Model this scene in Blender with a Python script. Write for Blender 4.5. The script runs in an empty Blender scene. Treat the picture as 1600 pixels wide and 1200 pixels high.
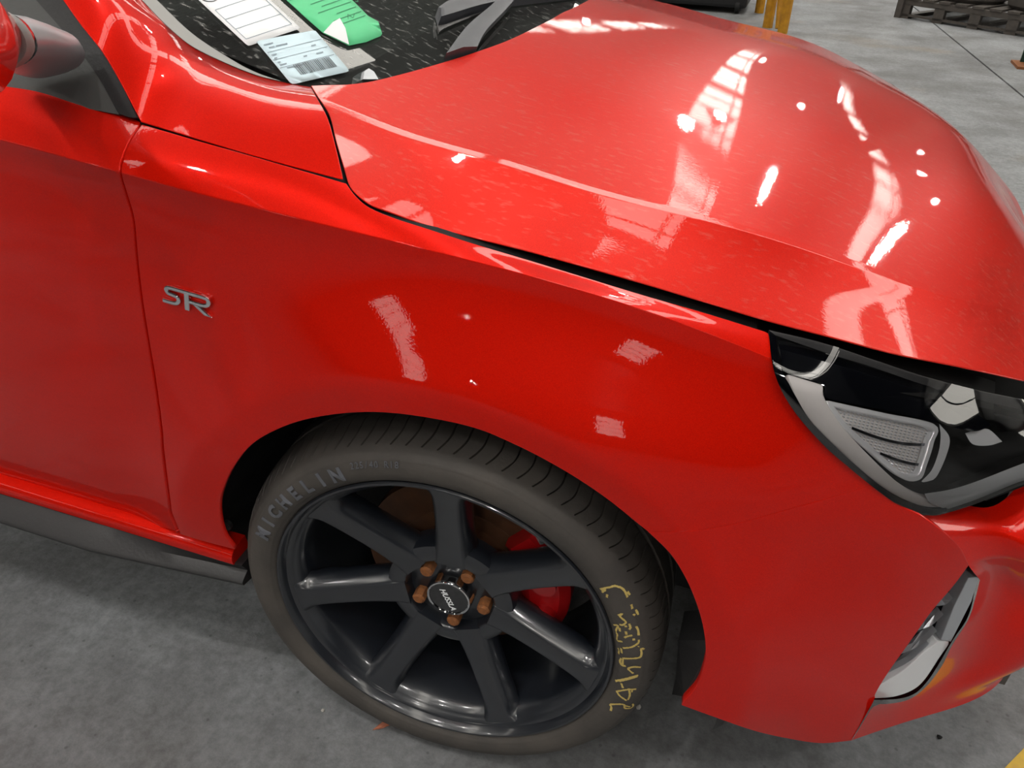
import bpy, bmesh, math, random
import numpy as np
from mathutils import Vector, Matrix
from mathutils.bvhtree import BVHTree
from mathutils.geometry import delaunay_2d_cdt
random.seed(4); RNG = np.random.default_rng(4)
scene = bpy.context.scene
COL = scene.collection

# ------------------------------------------------------------------ camera
CAM = np.array([0.3103, -0.6303, 1.1856]); YAW, PITCH, ROLL, FPX = -0.31478, 0.58267, 0.03237, 1233.85
_fw = np.array([math.sin(YAW) * math.cos(PITCH), math.cos(YAW) * math.cos(PITCH), -math.sin(PITCH)])
_r = np.cross(_fw, [0, 0, 1.0]); _r /= np.linalg.norm(_r); _u = np.cross(_r, _fw)
_r2 = _r * math.cos(ROLL) + _u * math.sin(ROLL); _u2 = -_r * math.sin(ROLL) + _u * math.cos(ROLL)
cd = bpy.data.cameras.new('camera'); cam = bpy.data.objects.new('camera', cd); COL.objects.link(cam)
cam.matrix_world = Matrix(((_r2[0], _u2[0], -_fw[0], CAM[0]), (_r2[1], _u2[1], -_fw[1], CAM[1]), (_r2[2], _u2[2], -_fw[2], CAM[2]), (0, 0, 0, 1)))
cd.sensor_fit = 'HORIZONTAL'; cd.sensor_width = 36.0; cd.lens = FPX * 36.0 / 1600.0
cd.clip_start = 0.02; cd.clip_end = 200
scene.camera = cam

# ------------------------------------------------------------------ world, exposure
w = bpy.data.worlds.new('world'); scene.world = w; w.use_nodes = True
w.node_tree.nodes['Background'].inputs[0].default_value = (0.80, 0.88, 1.0, 1)
w.node_tree.nodes['Background'].inputs[1].default_value = 2.5
scene.view_settings.view_transform = 'Standard'
try: scene.view_settings.look = 'None'
except Exception: pass
scene.view_settings.exposure = -1.05
scene.view_settings.gamma = 1.0
scene.view_settings.use_curve_mapping = False

# ------------------------------------------------------------------ light levels of the shed
SKY, LAMP = 12.0, 1100.0
LAMPS = [(-2.5, -1.9), (-.7, -1.7), (1.9, -2.1), (6.5, -1.2), (5.0, 3.5), (-.9, -4.2), (3.6, -4.6), (-5.2, -5.0), (.8, -6.8), (-.85, 2.1), (.2, 9.7), (1.8, 9.5), (.6, 11.1), (-4.2, -21.4), (5.6, 11.2), (-3.6, 20.0), (2.4, 19.5), (1.1, 28.5), (4.6, 29.5), (6.6, 14.3), (6.8, 18.2), (9.2, 30.0), (-6.5, 12.0)]  # some read from reflections, near-side extras added to brighten floor and car side

# ------------------------------------------------------------------ materials
def lin(h):
    c = [int(h[i:i + 2], 16) / 255 for i in (0, 2, 4)]
    return tuple((x / 12.92 if x <= .04045 else ((x + .055) / 1.055) ** 2.4) for x in c) + (1,)
MATS = {}
def mat(name, col, rough=.5, metal=0., coat=0., coat_rough=.03, noise=0., nscale=20., col2=None, bump=0., bscale=200., spec=.5, trans=0., emit=None, estr=0., stretch=None, detail=6):
    m = bpy.data.materials.new(name); m.use_nodes = True; nt = m.node_tree; b = nt.nodes['Principled BSDF']
    c = lin(col) if isinstance(col, str) else tuple(col) + (1,)
    b.inputs['Base Color'].default_value = c
    b.inputs['Roughness'].default_value = rough; b.inputs['Metallic'].default_value = metal
    b.inputs['Coat Weight'].default_value = coat; b.inputs['Coat Roughness'].default_value = coat_rough
    b.inputs['Specular IOR Level'].default_value = spec
    b.inputs['Transmission Weight'].default_value = trans
    if emit:
        b.inputs['Emission Color'].default_value = lin(emit); b.inputs['Emission Strength'].default_value = estr
    if col2 or bump:
        tc = nt.nodes.new('ShaderNodeTexCoord'); src = tc.outputs['Object']
        if stretch:
            mp = nt.nodes.new('ShaderNodeMapping'); mp.inputs['Scale'].default_value = stretch
            nt.links.new(src, mp.inputs[0]); src = mp.outputs[0]
    if col2:
        n = nt.nodes.new('ShaderNodeTexNoise'); n.inputs['Scale'].default_value = nscale; n.inputs['Detail'].default_value = detail
        n.inputs['Roughness'].default_value = .6
        nt.links.new(src, n.inputs['Vector'])
        r = nt.nodes.new('ShaderNodeValToRGB'); r.color_ramp.elements[0].position = .5 - .5 * (1 - noise); r.color_ramp.elements[1].position = .5 + .5 * (1 - noise)
        r.color_ramp.elements[0].color = c; r.color_ramp.elements[1].color = lin(col2)
        nt.links.new(n.outputs[0], r.inputs[0]); nt.links.new(r.outputs[0], b.inputs['Base Color'])
    if bump:
        n2 = nt.nodes.new('ShaderNodeTexNoise'); n2.inputs['Scale'].default_value = bscale; n2.inputs['Detail'].default_value = 4
        nt.links.new(src, n2.inputs['Vector'])
        bp = nt.nodes.new('ShaderNodeBump'); bp.inputs['Strength'].default_value = bump; bp.inputs['Distance'].default_value = .002
        nt.links.new(n2.outputs[0], bp.inputs['Height']); nt.links.new(bp.outputs[0], b.inputs['Normal'])
    MATS[name] = m; return m

def paint_mat(name, dust):
    """red metallic paint under clear coat, with an even film of settled dust specks"""
    m = bpy.data.materials.new(name); m.use_nodes = True; nt = m.node_tree; b = nt.nodes['Principled BSDF']
    N = nt.nodes.new; L = nt.links.new
    tc = N('ShaderNodeTexCoord')
    fl = N('ShaderNodeTexVoronoi'); fl.inputs['Scale'].default_value = 2600; L(tc.outputs['Object'], fl.inputs['Vector'])
    mx = N('ShaderNodeMix'); mx.data_type = 'RGBA'
    mx.inputs[6].default_value = (.50, .0022, .0003, 1); mx.inputs[7].default_value = (.76, .011, .001, 1)
    L(fl.outputs['Color'], mx.inputs[0])
    # dust: broad film + fine streaky specks
    mp = N('ShaderNodeMapping'); mp.inputs['Scale'].default_value = (55, 160, 160); mp.inputs['Rotation'].default_value = (0, 0, .25)
    L(tc.outputs['Object'], mp.inputs[0])
    n1 = N('ShaderNodeTexNoise'); n1.inputs['Scale'].default_value = 1.0; n1.inputs['Detail'].default_value = 3; L(mp.outputs[0], n1.inputs['Vector'])
    r1 = N('ShaderNodeMapRange'); r1.inputs[1].default_value = .56; r1.inputs[2].default_value = .78; L(n1.outputs[0], r1.inputs[0])
    n2 = N('ShaderNodeTexNoise'); n2.inputs['Scale'].default_value = 5; n2.inputs['Detail'].default_value = 5; L(tc.outputs['Object'], n2.inputs['Vector'])
    r2 = N('ShaderNodeMapRange'); r2.inputs[1].default_value = .3; r2.inputs[2].default_value = .75; r2.inputs[3].default_value = .35; r2.inputs[4].default_value = 1; L(n2.outputs[0], r2.inputs[0])
    ad = N('ShaderNodeMath'); ad.operation = 'MULTIPLY_ADD'; L(r1.outputs[0], ad.inputs[0]); ad.inputs[1].default_value = 1.7; ad.inputs[2].default_value = .45
    mu = N('ShaderNodeMath'); mu.operation = 'MULTIPLY'; L(ad.outputs[0], mu.inputs[0]); L(r2.outputs[0], mu.inputs[1])
    du = N('ShaderNodeMath'); du.operation = 'MULTIPLY'; L(mu.outputs[0], du.inputs[0]); du.inputs[1].default_value = dust
    m2 = N('ShaderNodeMix'); m2.data_type = 'RGBA'; L(du.outputs[0], m2.inputs[0]); L(mx.outputs[2], m2.inputs[6]); m2.inputs[7].default_value = (.52, .26, .20, 1)
    L(m2.outputs[2], b.inputs['Base Color'])
    b.inputs['Metallic'].default_value = .30; b.inputs['Roughness'].default_value = .38; b.inputs['Specular IOR Level'].default_value = .05
    b.inputs['Coat Weight'].default_value = .88; b.inputs['Coat Roughness'].default_value = .02; b.inputs['Coat IOR'].default_value = 1.36
    rr = N('ShaderNodeMath'); rr.operation = 'MULTIPLY_ADD'; L(du.outputs[0], rr.inputs[0]); rr.inputs[1].default_value = .10; rr.inputs[2].default_value = .012
    L(rr.outputs[0], b.inputs['Coat Roughness'])
    n3 = N('ShaderNodeTexNoise'); n3.inputs['Scale'].default_value = 380; n3.inputs['Detail'].default_value = 1; L(tc.outputs['Object'], n3.inputs['Vector'])
    bp = N('ShaderNodeBump'); bp.inputs['Strength'].default_value = .035; bp.inputs['Distance'].default_value = .0006
    L(n3.outputs[0], bp.inputs['Height']); L(bp.outputs[0], b.inputs['Coat Normal'])
    MATS[name] = m; return m
paint_mat('paint', .006); paint_mat('paint_dusty', .20)
mat('black_plastic', '1d1d1f', .45, col2='2c2b2b', nscale=30, bump=.15)
mat('trim_grey', '4b4c4b', .5, bump=.1)
mat('trim_light', '8b8b88', .45)
mat('rubber', '302e2d', .7, col2='57514b', noise=.3, nscale=9, bump=.3, bscale=120)
mat('rubber_letter', '5c5e64', .5)
mat('alloy', '13161c', .33, metal=.0, coat=.7, coat_rough=.12, col2='20242b', nscale=40, spec=.6)
mat('alloy_dark', '101113', .45, col2='1d1c1b', nscale=25)
mat('chrome', 'd8dadd', .08, metal=1.)
mat('satin', 'b4b8bd', .32, metal=.55)
mat('silver_plastic', 'd2cdca', .4, metal=.15)
mat('grid', 'd4d5d8', .3, metal=.3)
mat('gloss_black', '06070c', .06, coat=1., coat_rough=.02)
mat('deep_black', '060606', .8)
mat('rust', '5a3a26', .8, col2='a0602a', nscale=160, noise=.2, bump=.4, bscale=300)
mat('disc', '4a3325', .6, metal=.2, col2='6b452c', nscale=60, noise=.1)
mat('caliper', 'b00d12', .4, coat=.3)
mat('yellow_chalk', 'd8c27a', .9, col2='b59a4a', nscale=400)
mat('white_paper', 'eceef0', .6); mat('blue_paper', 'c7dde6', .6); mat('green_paper', '52c587', .6)
mat('bright_trim', 'e6e7e9', .2, metal=.35)
mat('ink', '3d4046', .7); mat('ink_soft', '8b9aa4', .7); mat('ink_green', '2a7a55', .7)
mat('dash', '0c0c0d', .75, col2='3c3c3b', nscale=45, noise=.5, stretch=(4, 1, 1), bump=.3, bscale=80)
mat('wiper', '3a3c42', .5, col2='55575c', nscale=18)
mat('concrete_dark_joint', '1c1b19', .9)
mat('yellow_paint', 'd79a12', .5, col2='8a5a10', nscale=14, noise=.3)
mat('dark_metal', '3a3836', .55, col2='57504a', nscale=20, noise=.2)
mat('bin_black', '141416', .5)
mat('green_steel', '23463a', .5)
mat('line_yellow', 'd9b42c', .7, col2='a8884a', nscale=40, noise=.3)
mat('leaf', 'a9664c', .7); mat('pebble', 'b9b6b0', .8)
mat('roof_sheet', '6d6f70', .6); mat('steel_beam', '55575a', .55)
mat('wall_sheet', '8e8d8a', .55, col2='7c7a78', nscale=2)
mat('lamp_body', '2b2c2e', .5)
mat('purple_wall', '7a4fa8', .6)

def glass_mat(name, tint=(1, 1, 1), dust=.0, ior=1.5):
    m = bpy.data.materials.new(name); m.use_nodes = True; nt = m.node_tree; N = nt.nodes.new; L = nt.links.new
    nt.nodes.remove(nt.nodes['Principled BSDF']); out = [n for n in nt.nodes if n.type == 'OUTPUT_MATERIAL'][0]
    fr = N('ShaderNodeFresnel'); fr.inputs[0].default_value = ior
    tr = N('ShaderNodeBsdfTransparent'); tr.inputs[0].default_value = tint + (1,)
    gl = N('ShaderNodeBsdfGlossy'); gl.inputs['Roughness'].default_value = .01
    mx = N('ShaderNodeMixShader'); L(fr.outputs[0], mx.inputs[0]); L(tr.outputs[0], mx.inputs[1]); L(gl.outputs[0], mx.inputs[2])
    last = mx
    if dust:
        df = N('ShaderNodeBsdfDiffuse'); df.inputs[0].default_value = (.5, .5, .48, 1)
        tc = N('ShaderNodeTexCoord'); no = N('ShaderNodeTexNoise'); no.inputs['Scale'].default_value = 130; no.inputs['Detail'].default_value = 4
        mp = N('ShaderNodeMapping'); mp.inputs['Scale'].default_value = (.35, 1, 1); mp.inputs['Rotation'].default_value = (0, 0, -.3)
        L(tc.outputs['Object'], mp.inputs[0]); L(mp.outputs[0], no.inputs['Vector'])
        rg = N('ShaderNodeMapRange'); rg.inputs[1].default_value = .58; rg.inputs[2].default_value = .72; rg.inputs[3].default_value = dust * .08; rg.inputs[4].default_value = dust
        L(no.outputs[0], rg.inputs[0])
        m2 = N('ShaderNodeMixShader'); L(rg.outputs[0], m2.inputs[0]); L(mx.outputs[0], m2.inputs[1]); L(df.outputs[0], m2.inputs[2]); last = m2
    L(last.outputs[0], out.inputs[0]); MATS[name] = m; return m
glass_mat('screen_glass', (.72, .78, .75), .34)
glass_mat('lens', (.97, .97, .98), 0)

def floor_mat():
    m = bpy.data.materials.new('concrete'); m.use_nodes = True; nt = m.node_tree; b = nt.nodes['Principled BSDF']; N = nt.nodes.new; L = nt.links.new
    tc = N('ShaderNodeTexCoord')
    def noise(s, d, r=.6):
        n = N('ShaderNodeTexNoise'); n.inputs['Scale'].default_value = s; n.inputs['Detail'].default_value = d; n.inputs['Roughness'].default_value = r; L(tc.outputs['Object'], n.inputs['Vector']); return n
    def ramp(src, a, b_, c0, c1):
        r = N('ShaderNodeValToRGB'); r.color_ramp.elements[0].position = a; r.color_ramp.elements[1].position = b_
        r.color_ramp.elements[0].color = c0; r.color_ramp.elements[1].color = c1; L(src.outputs[0], r.inputs[0]); return r
    def mix(a, b_, f, mode='MIX'):
        x = N('ShaderNodeMix'); x.data_type = 'RGBA'; x.blend_type = mode
        L(a, x.inputs[6]); L(b_, x.inputs[7])
        if isinstance(f, float): x.inputs[0].default_value = f
        else: L(f, x.inputs[0])
        return x.outputs[2]
    base = ramp(noise(1.1, 8), .3, .7, lin('727476'), lin('929598'))
    fine = ramp(noise(60, 5, .7), .35, .65, (.72, .72, .72, 1), (1.1, 1.1, 1.1, 1))
    c = mix(base.outputs[0], fine.outputs[0], 1., 'MULTIPLY')
    st = ramp(noise(1.7, 7, .65), .38, .62, (.62, .60, .58, 1), (1.05, 1.05, 1.05, 1)); c = mix(c, st.outputs[0], 1., 'MULTIPLY')
    brown = N('ShaderNodeRGB'); brown.outputs[0].default_value = lin('8a7a66')
    c = mix(c, brown.outputs[0], ramp(noise(.8, 4), .58, .72, (0, 0, 0, 1), (.45, .45, .45, 1)).outputs[0])
    # fine pits
    v = N('ShaderNodeTexVoronoi'); v.inputs['Scale'].default_value = 34; L(tc.outputs['Object'], v.inputs['Vector'])
    pr = N('ShaderNodeValToRGB'); pr.color_ramp.elements[0].position = .06; pr.color_ramp.elements[1].position = .12
    pr.color_ramp.elements[0].color = (.25, .25, .25, 1); pr.color_ramp.elements[1].color = (1, 1, 1, 1); L(v.outputs['Distance'], pr.inputs[0])
    c = mix(c, pr.outputs[0], .45, 'MULTIPLY')
    L(c, b.inputs['Base Color']); b.inputs['Roughness'].default_value = .7
    bp = N('ShaderNodeBump'); bp.inputs['Strength'].default_value = .35; bp.inputs['Distance'].default_value = .004
    L(noise(90, 6, .7).outputs[0], bp.inputs['Height']); L(bp.outputs[0], b.inputs['Normal'])
    MATS['concrete'] = m
floor_mat()
def emit_mat(name, col, s):
    m = bpy.data.materials.new(name); m.use_nodes = True; nt = m.node_tree; nt.nodes.remove(nt.nodes['Principled BSDF'])
    e = nt.nodes.new('ShaderNodeEmission'); e.inputs[0].default_value = col + (1,); e.inputs[1].default_value = s
    nt.links.new(e.outputs[0], [n for n in nt.nodes if n.type == 'OUTPUT_MATERIAL'][0].inputs[0]); MATS[name] = m

# ------------------------------------------------------------------ object helpers
def link(name, me, parent=None, m=None, smooth=False):
    o = bpy.data.objects.new(name, me); COL.objects.link(o)
    if m: me.materials.append(MATS[m])
    if parent is not None: o.parent = parent
    if smooth:
        for p in me.polygons: p.use_smooth = True
    return o
def mesh(name, V, F, parent=None, m=None, smooth=False):
    me = bpy.data.meshes.new(name); me.from_pydata([tuple(map(float, v)) for v in V], [], [tuple(int(i) for i in f) for f in F]); me.update()
    return link(name, me, parent, m, smooth)
def empty(name, loc=(0, 0, 0)):
    o = bpy.data.objects.new(name, None); COL.objects.link(o); o.location = loc; return o
def tag(o, label=None, cat=None, group=None, kind=None):
    for k, v in (('label', label), ('category', cat), ('group', group), ('kind', kind)):
        if v: o[k] = v
    return o
def autosmooth(o, ang=35):
    me = o.data
    for p in me.polygons: p.use_smooth = True
    try: me.set_sharp_from_angle(angle=math.radians(ang))
    except Exception: pass
    return o
class MB:
    """collects shapes into one mesh"""
    def __init__(s): s.V = []; s.F = []
    def add(s, V, F):
        b = len(s.V); s.V += [tuple(map(float, v)) for v in V]; s.F += [tuple(int(i) + b for i in f) for f in F]; return s
    def box(s, lo, hi):
        x0, y0, z0 = lo; x1, y1, z1 = hi
        return s.add([(x0, y0, z0), (x1, y0, z0), (x1, y1, z0), (x0, y1, z0), (x0, y0, z1), (x1, y0, z1), (x1, y1, z1), (x0, y1, z1)],
                     [(0, 3, 2, 1), (4, 5, 6, 7), (0, 1, 5, 4), (1, 2, 6, 5), (2, 3, 7, 6), (3, 0, 4, 7)])
    def tube(s, pts, rad, n=8, cap=True):
        P = np.array(pts, float); m = len(P); rad = np.broadcast_to(rad, (m,))
        T = np.gradient(P, axis=0); T /= np.linalg.norm(T, axis=1)[:, None] + 1e-12
        ref = np.array([0, 0, 1.]) if abs(T[0, 2]) < .9 else np.array([1., 0, 0]); V = []
        for i in range(m):
            a = np.cross(T[i], ref); a /= np.linalg.norm(a); b = np.cross(T[i], a)
            for k in range(n):
                t = 2 * math.pi * k / n; V.append(P[i] + rad[i] * (a * math.cos(t) + b * math.sin(t)))
        F = [(i * n + k, i * n + (k + 1) % n, (i + 1) * n + (k + 1) % n, (i + 1) * n + k) for i in range(m - 1) for k in range(n)]
        if cap: F += [tuple(range(n))[::-1], tuple((m - 1) * n + k for k in range(n))]
        return s.add(V, F)
    def prism(s, poly, d):
        """poly: 3D loop, d: extrusion vector"""
        P = np.array(poly, float); n = len(P); V = list(P) + list(P + np.array(d))
        return s.add(V, [tuple(range(n))[::-1], tuple(range(n, 2 * n))] + [(i, (i + 1) % n, n + (i + 1) % n, n + i) for i in range(n)])
    def build(s, name, m, parent=None, smooth=False, bevel=0):
        o = mesh(name, s.V, s.F, parent, m, smooth)
        bm = bmesh.new(); bm.from_mesh(o.data); bmesh.ops.recalc_face_normals(bm, faces=bm.faces)
        if bevel: bmesh.ops.bevel(bm, geom=bm.edges, offset=bevel, segments=2, affect='EDGES', profile=.6)
        bm.to_mesh(o.data); bm.free()
        if smooth: autosmooth(o)
        return o

# ------------------------------------------------------------------ sight lines of the photograph's camera
def ray(px):
    d = np.array([(px[0] - 800) / FPX, (px[1] - 600) / FPX, 1.0])
    d = d[0] * _r2 - d[1] * _u2 + d[2] * _fw
    return d / np.linalg.norm(d)
def at(x, y, Y=None, Z=None, X=None):
    d = ray((x, y)); ax, val = (1, Y) if Y is not None else ((2, Z) if Z is not None else (0, X))
    return CAM + d * ((val - CAM[ax]) / d[ax])
class Spline:
    """natural cubic basis with linear ends"""
    def __init__(s, xs):
        s.x = x = np.array(xs, float); n = len(x); A = np.eye(n); B = np.zeros((n, n)); h = np.diff(x)
        for i in range(1, n - 1):
            A[i, i - 1] = h[i - 1] / 6; A[i, i] = (h[i - 1] + h[i]) / 3; A[i, i + 1] = h[i] / 6
            B[i, i - 1] = 1 / h[i - 1]; B[i, i] = -1 / h[i - 1] - 1 / h[i]; B[i, i + 1] = 1 / h[i]
        s.M = np.linalg.solve(A, B); s.h = h; s.n = n; I = np.eye(n)
        s.s0 = (I[1] - I[0]) / h[0] - h[0] / 6 * (2 * s.M[0] + s.M[1])
        s.s1 = (I[-1] - I[-2]) / h[-1] + h[-1] / 6 * (2 * s.M[-1] + s.M[-2])
    def W(s, x):
        x = np.atleast_1d(np.asarray(x, float)); I = np.eye(s.n)
        i = np.clip(np.searchsorted(s.x, x) - 1, 0, s.n - 2); h = s.h[i]; xc = np.clip(x, s.x[0], s.x[-1])
        b = (xc - s.x[i]) / h; a = 1 - b
        W = a[:, None] * I[i] + b[:, None] * I[i + 1] + (((a ** 3 - a) * h * h / 6)[:, None]) * s.M[i] + (((b ** 3 - b) * h * h / 6)[:, None]) * s.M[i + 1]
        W += np.minimum(x - s.x[0], 0)[:, None] * s.s0 + np.maximum(x - s.x[-1], 0)[:, None] * s.s1
        return W
def curve_x(pts, xs):
    """3D points ordered along x -> y(x), z(x) at stations xs"""
    P = np.array(pts); return (Spline(P[:, 0]).W(xs) @ P[:, 1:]).T
class Surf:
    """smooth parametric sheet through a net of points P[v][u]; rows listed in breaks are sharp creases"""
    def __init__(s, P, us=None, breaks=(), post=None, ext=(0, 0, 0, 0), res=(160, 120), scale=(1, 1), vs=None):
        s.P = np.array(P, float); nv, nu = s.P.shape[:2]; s.us = np.array(us if us is not None else range(nu), float)
        s.vs = np.array(vs if vs is not None else range(nv), float)
        s.Su = Spline(s.us); s.seg = [0] + list(breaks) + [nv - 1]; s.Sv = [Spline(s.vs[a:b + 1]) for a, b in zip(s.seg[:-1], s.seg[1:])]
        s.nv = nv; s.post = post; s.scale = np.array(scale, float)
        s.rng = (s.us[0] - ext[0], s.us[-1] + ext[1], s.vs[0] - ext[2], s.vs[-1] + ext[3]); s.bvh = None; s.res = res
    def Wv(s, v):
        W = np.zeros((len(v), s.nv)); k = np.clip(np.searchsorted(s.vs[np.array(s.seg)], v, side='right') - 1, 0, len(s.Sv) - 1)
        for j, S in enumerate(s.Sv):
            q = k == j
            if q.any(): W[q, s.seg[j]:s.seg[j + 1] + 1] = S.W(v[q])
        return W
    def ev(s, uv):
        uv = np.atleast_2d(np.asarray(uv, float)); P = np.einsum('iv,vuk,iu->ik', s.Wv(uv[:, 1]), s.P, s.Su.W(uv[:, 0]))
        return s.post(P) if s.post else P
    def nrm(s, uv):
        uv = np.atleast_2d(np.asarray(uv, float)); e = 2e-4; du = np.array([e * (s.rng[1] - s.rng[0]), 0]); dv = np.array([0, e * (s.rng[3] - s.rng[2])])
        # one-sided at creases: step toward the inside of the strip the point lies in
        n = np.cross(s.ev(uv + du) - s.ev(uv - du), s.ev(uv + dv) - s.ev(uv - dv)); n /= np.linalg.norm(n, axis=1)[:, None] + 1e-15
        return n * (s.sgn if hasattr(s, 'sgn') else 1)
    def tree(s):
        nu, nv = s.res; U = np.linspace(s.rng[0], s.rng[1], nu); V = np.linspace(s.rng[2], s.rng[3], nv)
        bk = [s.vs[b] for b in s.seg[1:-1]]
        V = np.unique(np.concatenate([V, bk])); nv = len(V)
        uu, vv = np.meshgrid(U, V); s.guv = np.c_[uu.ravel(), vv.ravel()]; P = s.ev(s.guv)
        q = [(j * nu + i, j * nu + i + 1, (j + 1) * nu + i + 1, (j + 1) * nu + i) for j in range(nv - 1) for i in range(nu - 1)]
        s.tri = [t for a, b, c, d in q for t in ((a, b, c), (a, c, d))]
        s.gP = P; s.bvh = BVHTree.FromPolygons([tuple(p) for p in P], s.tri)
        m = s.guv.mean(0)[None]; n = s.nrm(m)[0]; s.sgn = 1 if n @ (CAM - s.ev(m)[0]) > 0 else -1
    def cast(s, px, pull=False):
        if s.bvh is None: s.tree()
        out = []
        for p in px:
            loc, n, k, dist = s.bvh.ray_cast(Vector(CAM), Vector(ray(p)))
            if loc is None:
                if not pull: print('MISS', p)
                # nearest point of the sheet to the sight line
                d = ray(p); t = (s.gP - CAM) @ d; q = np.linalg.norm(s.gP - CAM - t[:, None] * d, axis=1); out.append(s.guv[q.argmin()]); continue
            a, b, c = (s.gP[i] for i in s.tri[k]); v0, v1, v2 = b - a, c - a, np.array(loc) - a
            d00, d01, d11, d20, d21 = v0 @ v0, v0 @ v1, v1 @ v1, v2 @ v0, v2 @ v1; den = d00 * d11 - d01 * d01
            B = (d11 * d20 - d01 * d21) / den; G = (d00 * d21 - d01 * d20) / den
            out.append((1 - B - G) * s.guv[s.tri[k][0]] + B * s.guv[s.tri[k][1]] + G * s.guv[s.tri[k][2]])
        return np.array(out)
    def pt(s, px): return s.ev(s.cast(px))
def smooth_line(pts, step=6.):
    """Catmull-Rom through pixel points"""
    P = np.array(pts, float)
    if len(P) < 3:
        n = max(2, int(np.linalg.norm(P[-1] - P[0]) / step) + 1); return P[0] + (P[-1] - P[0]) * np.linspace(0, 1, n)[:, None]
    Q = np.vstack([2 * P[0] - P[1], P, 2 * P[-1] - P[-2]]); out = []
    for i in range(1, len(Q) - 2):
        p0, p1, p2, p3 = Q[i - 1:i + 3]; n = max(2, int(np.linalg.norm(p2 - p1) / step) + 1); t = np.linspace(0, 1, n, endpoint=False)[:, None]
        out.append(.5 * (2 * p1 + (p2 - p0) * t + (2 * p0 - 5 * p1 + 4 * p2 - p3) * t ** 2 + (3 * p1 - p0 - 3 * p2 + p3) * t ** 3))
    return np.vstack(out + [P[-1:]])
def outline(*segs, step=6.):
    L = np.vstack([smooth_line(s_, step) for s_ in segs]); keep = [0]
    for i in range(1, len(L)):
        if np.linalg.norm(L[i] - L[keep[-1]]) > 1.: keep.append(i)
    L = L[keep]
    return L[:-1] if np.linalg.norm(L[0] - L[-1]) < 1. else L
def in_poly(P, poly):
    x, y = P[:, 0], P[:, 1]; c = np.zeros(len(P), bool); a = poly; b = np.roll(poly, -1, 0)
    for (x0, y0), (x1, y1) in zip(a, b):
        if y0 == y1: continue
        q = ((y0 > y) != (y1 > y)) & (x < (x1 - x0) * (y - y0) / (y1 - y0) + x0); c ^= q
    return c
def seg_dist(P, poly):
    a = poly; b = np.roll(poly, -1, 0); d = b - a; L = (d * d).sum(1) + 1e-18; best = np.full(len(P), 1e9)
    for i in range(len(a)):
        t = np.clip(((P - a[i]) @ d[i]) / L[i], 0, 1); best = np.minimum(best, np.linalg.norm(P - a[i] - t[:, None] * d[i], axis=1))
    return best
def fill(loop, step, crease=()):
    """triangulate a 2D loop with an even interior grid; crease: extra 2D polylines kept as edges"""
    lo, hi = loop.min(0), loop.max(0)
    gx, gy = np.meshgrid(np.arange(lo[0] + step / 2, hi[0], step), np.arange(lo[1] + step / 2, hi[1], step)); G = np.c_[gx.ravel(), gy.ravel()]
    G = G[in_poly(G, loop)]; G = G[seg_dist(G, loop) > .55 * step]
    for c in crease:
        if len(G): G = G[np.abs(G[:, 1] - c) > .45 * step]
    pts = [Vector(p) for p in loop]; n = len(pts); edges = [(i, (i + 1) % n) for i in range(n)]
    for c in crease:
        xs = np.arange(lo[0], hi[0] + step, step); b = len(pts); pts += [Vector((x, c)) for x in xs]; edges += [(b + i, b + i + 1) for i in range(len(xs) - 1)]
        for e in (-.0015, .0015):
            X = np.c_[xs, np.full(len(xs), c + e)]; X = X[in_poly(X, loop)]
            if len(X): X = X[seg_dist(X, loop) > .002]; pts += [Vector(p) for p in X]
    pts += [Vector(p) for p in G]
    V, E, F, oV, oE, oF = delaunay_2d_cdt(pts, edges, [], 0, 1e-7)
    V = np.array([tuple(v) for v in V]); cen = np.array([V[list(f)].mean(0) for f in F]); ins = in_poly(cen, loop)
    return V, [f for f, k in zip(F, ins) if k], n, oV
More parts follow.
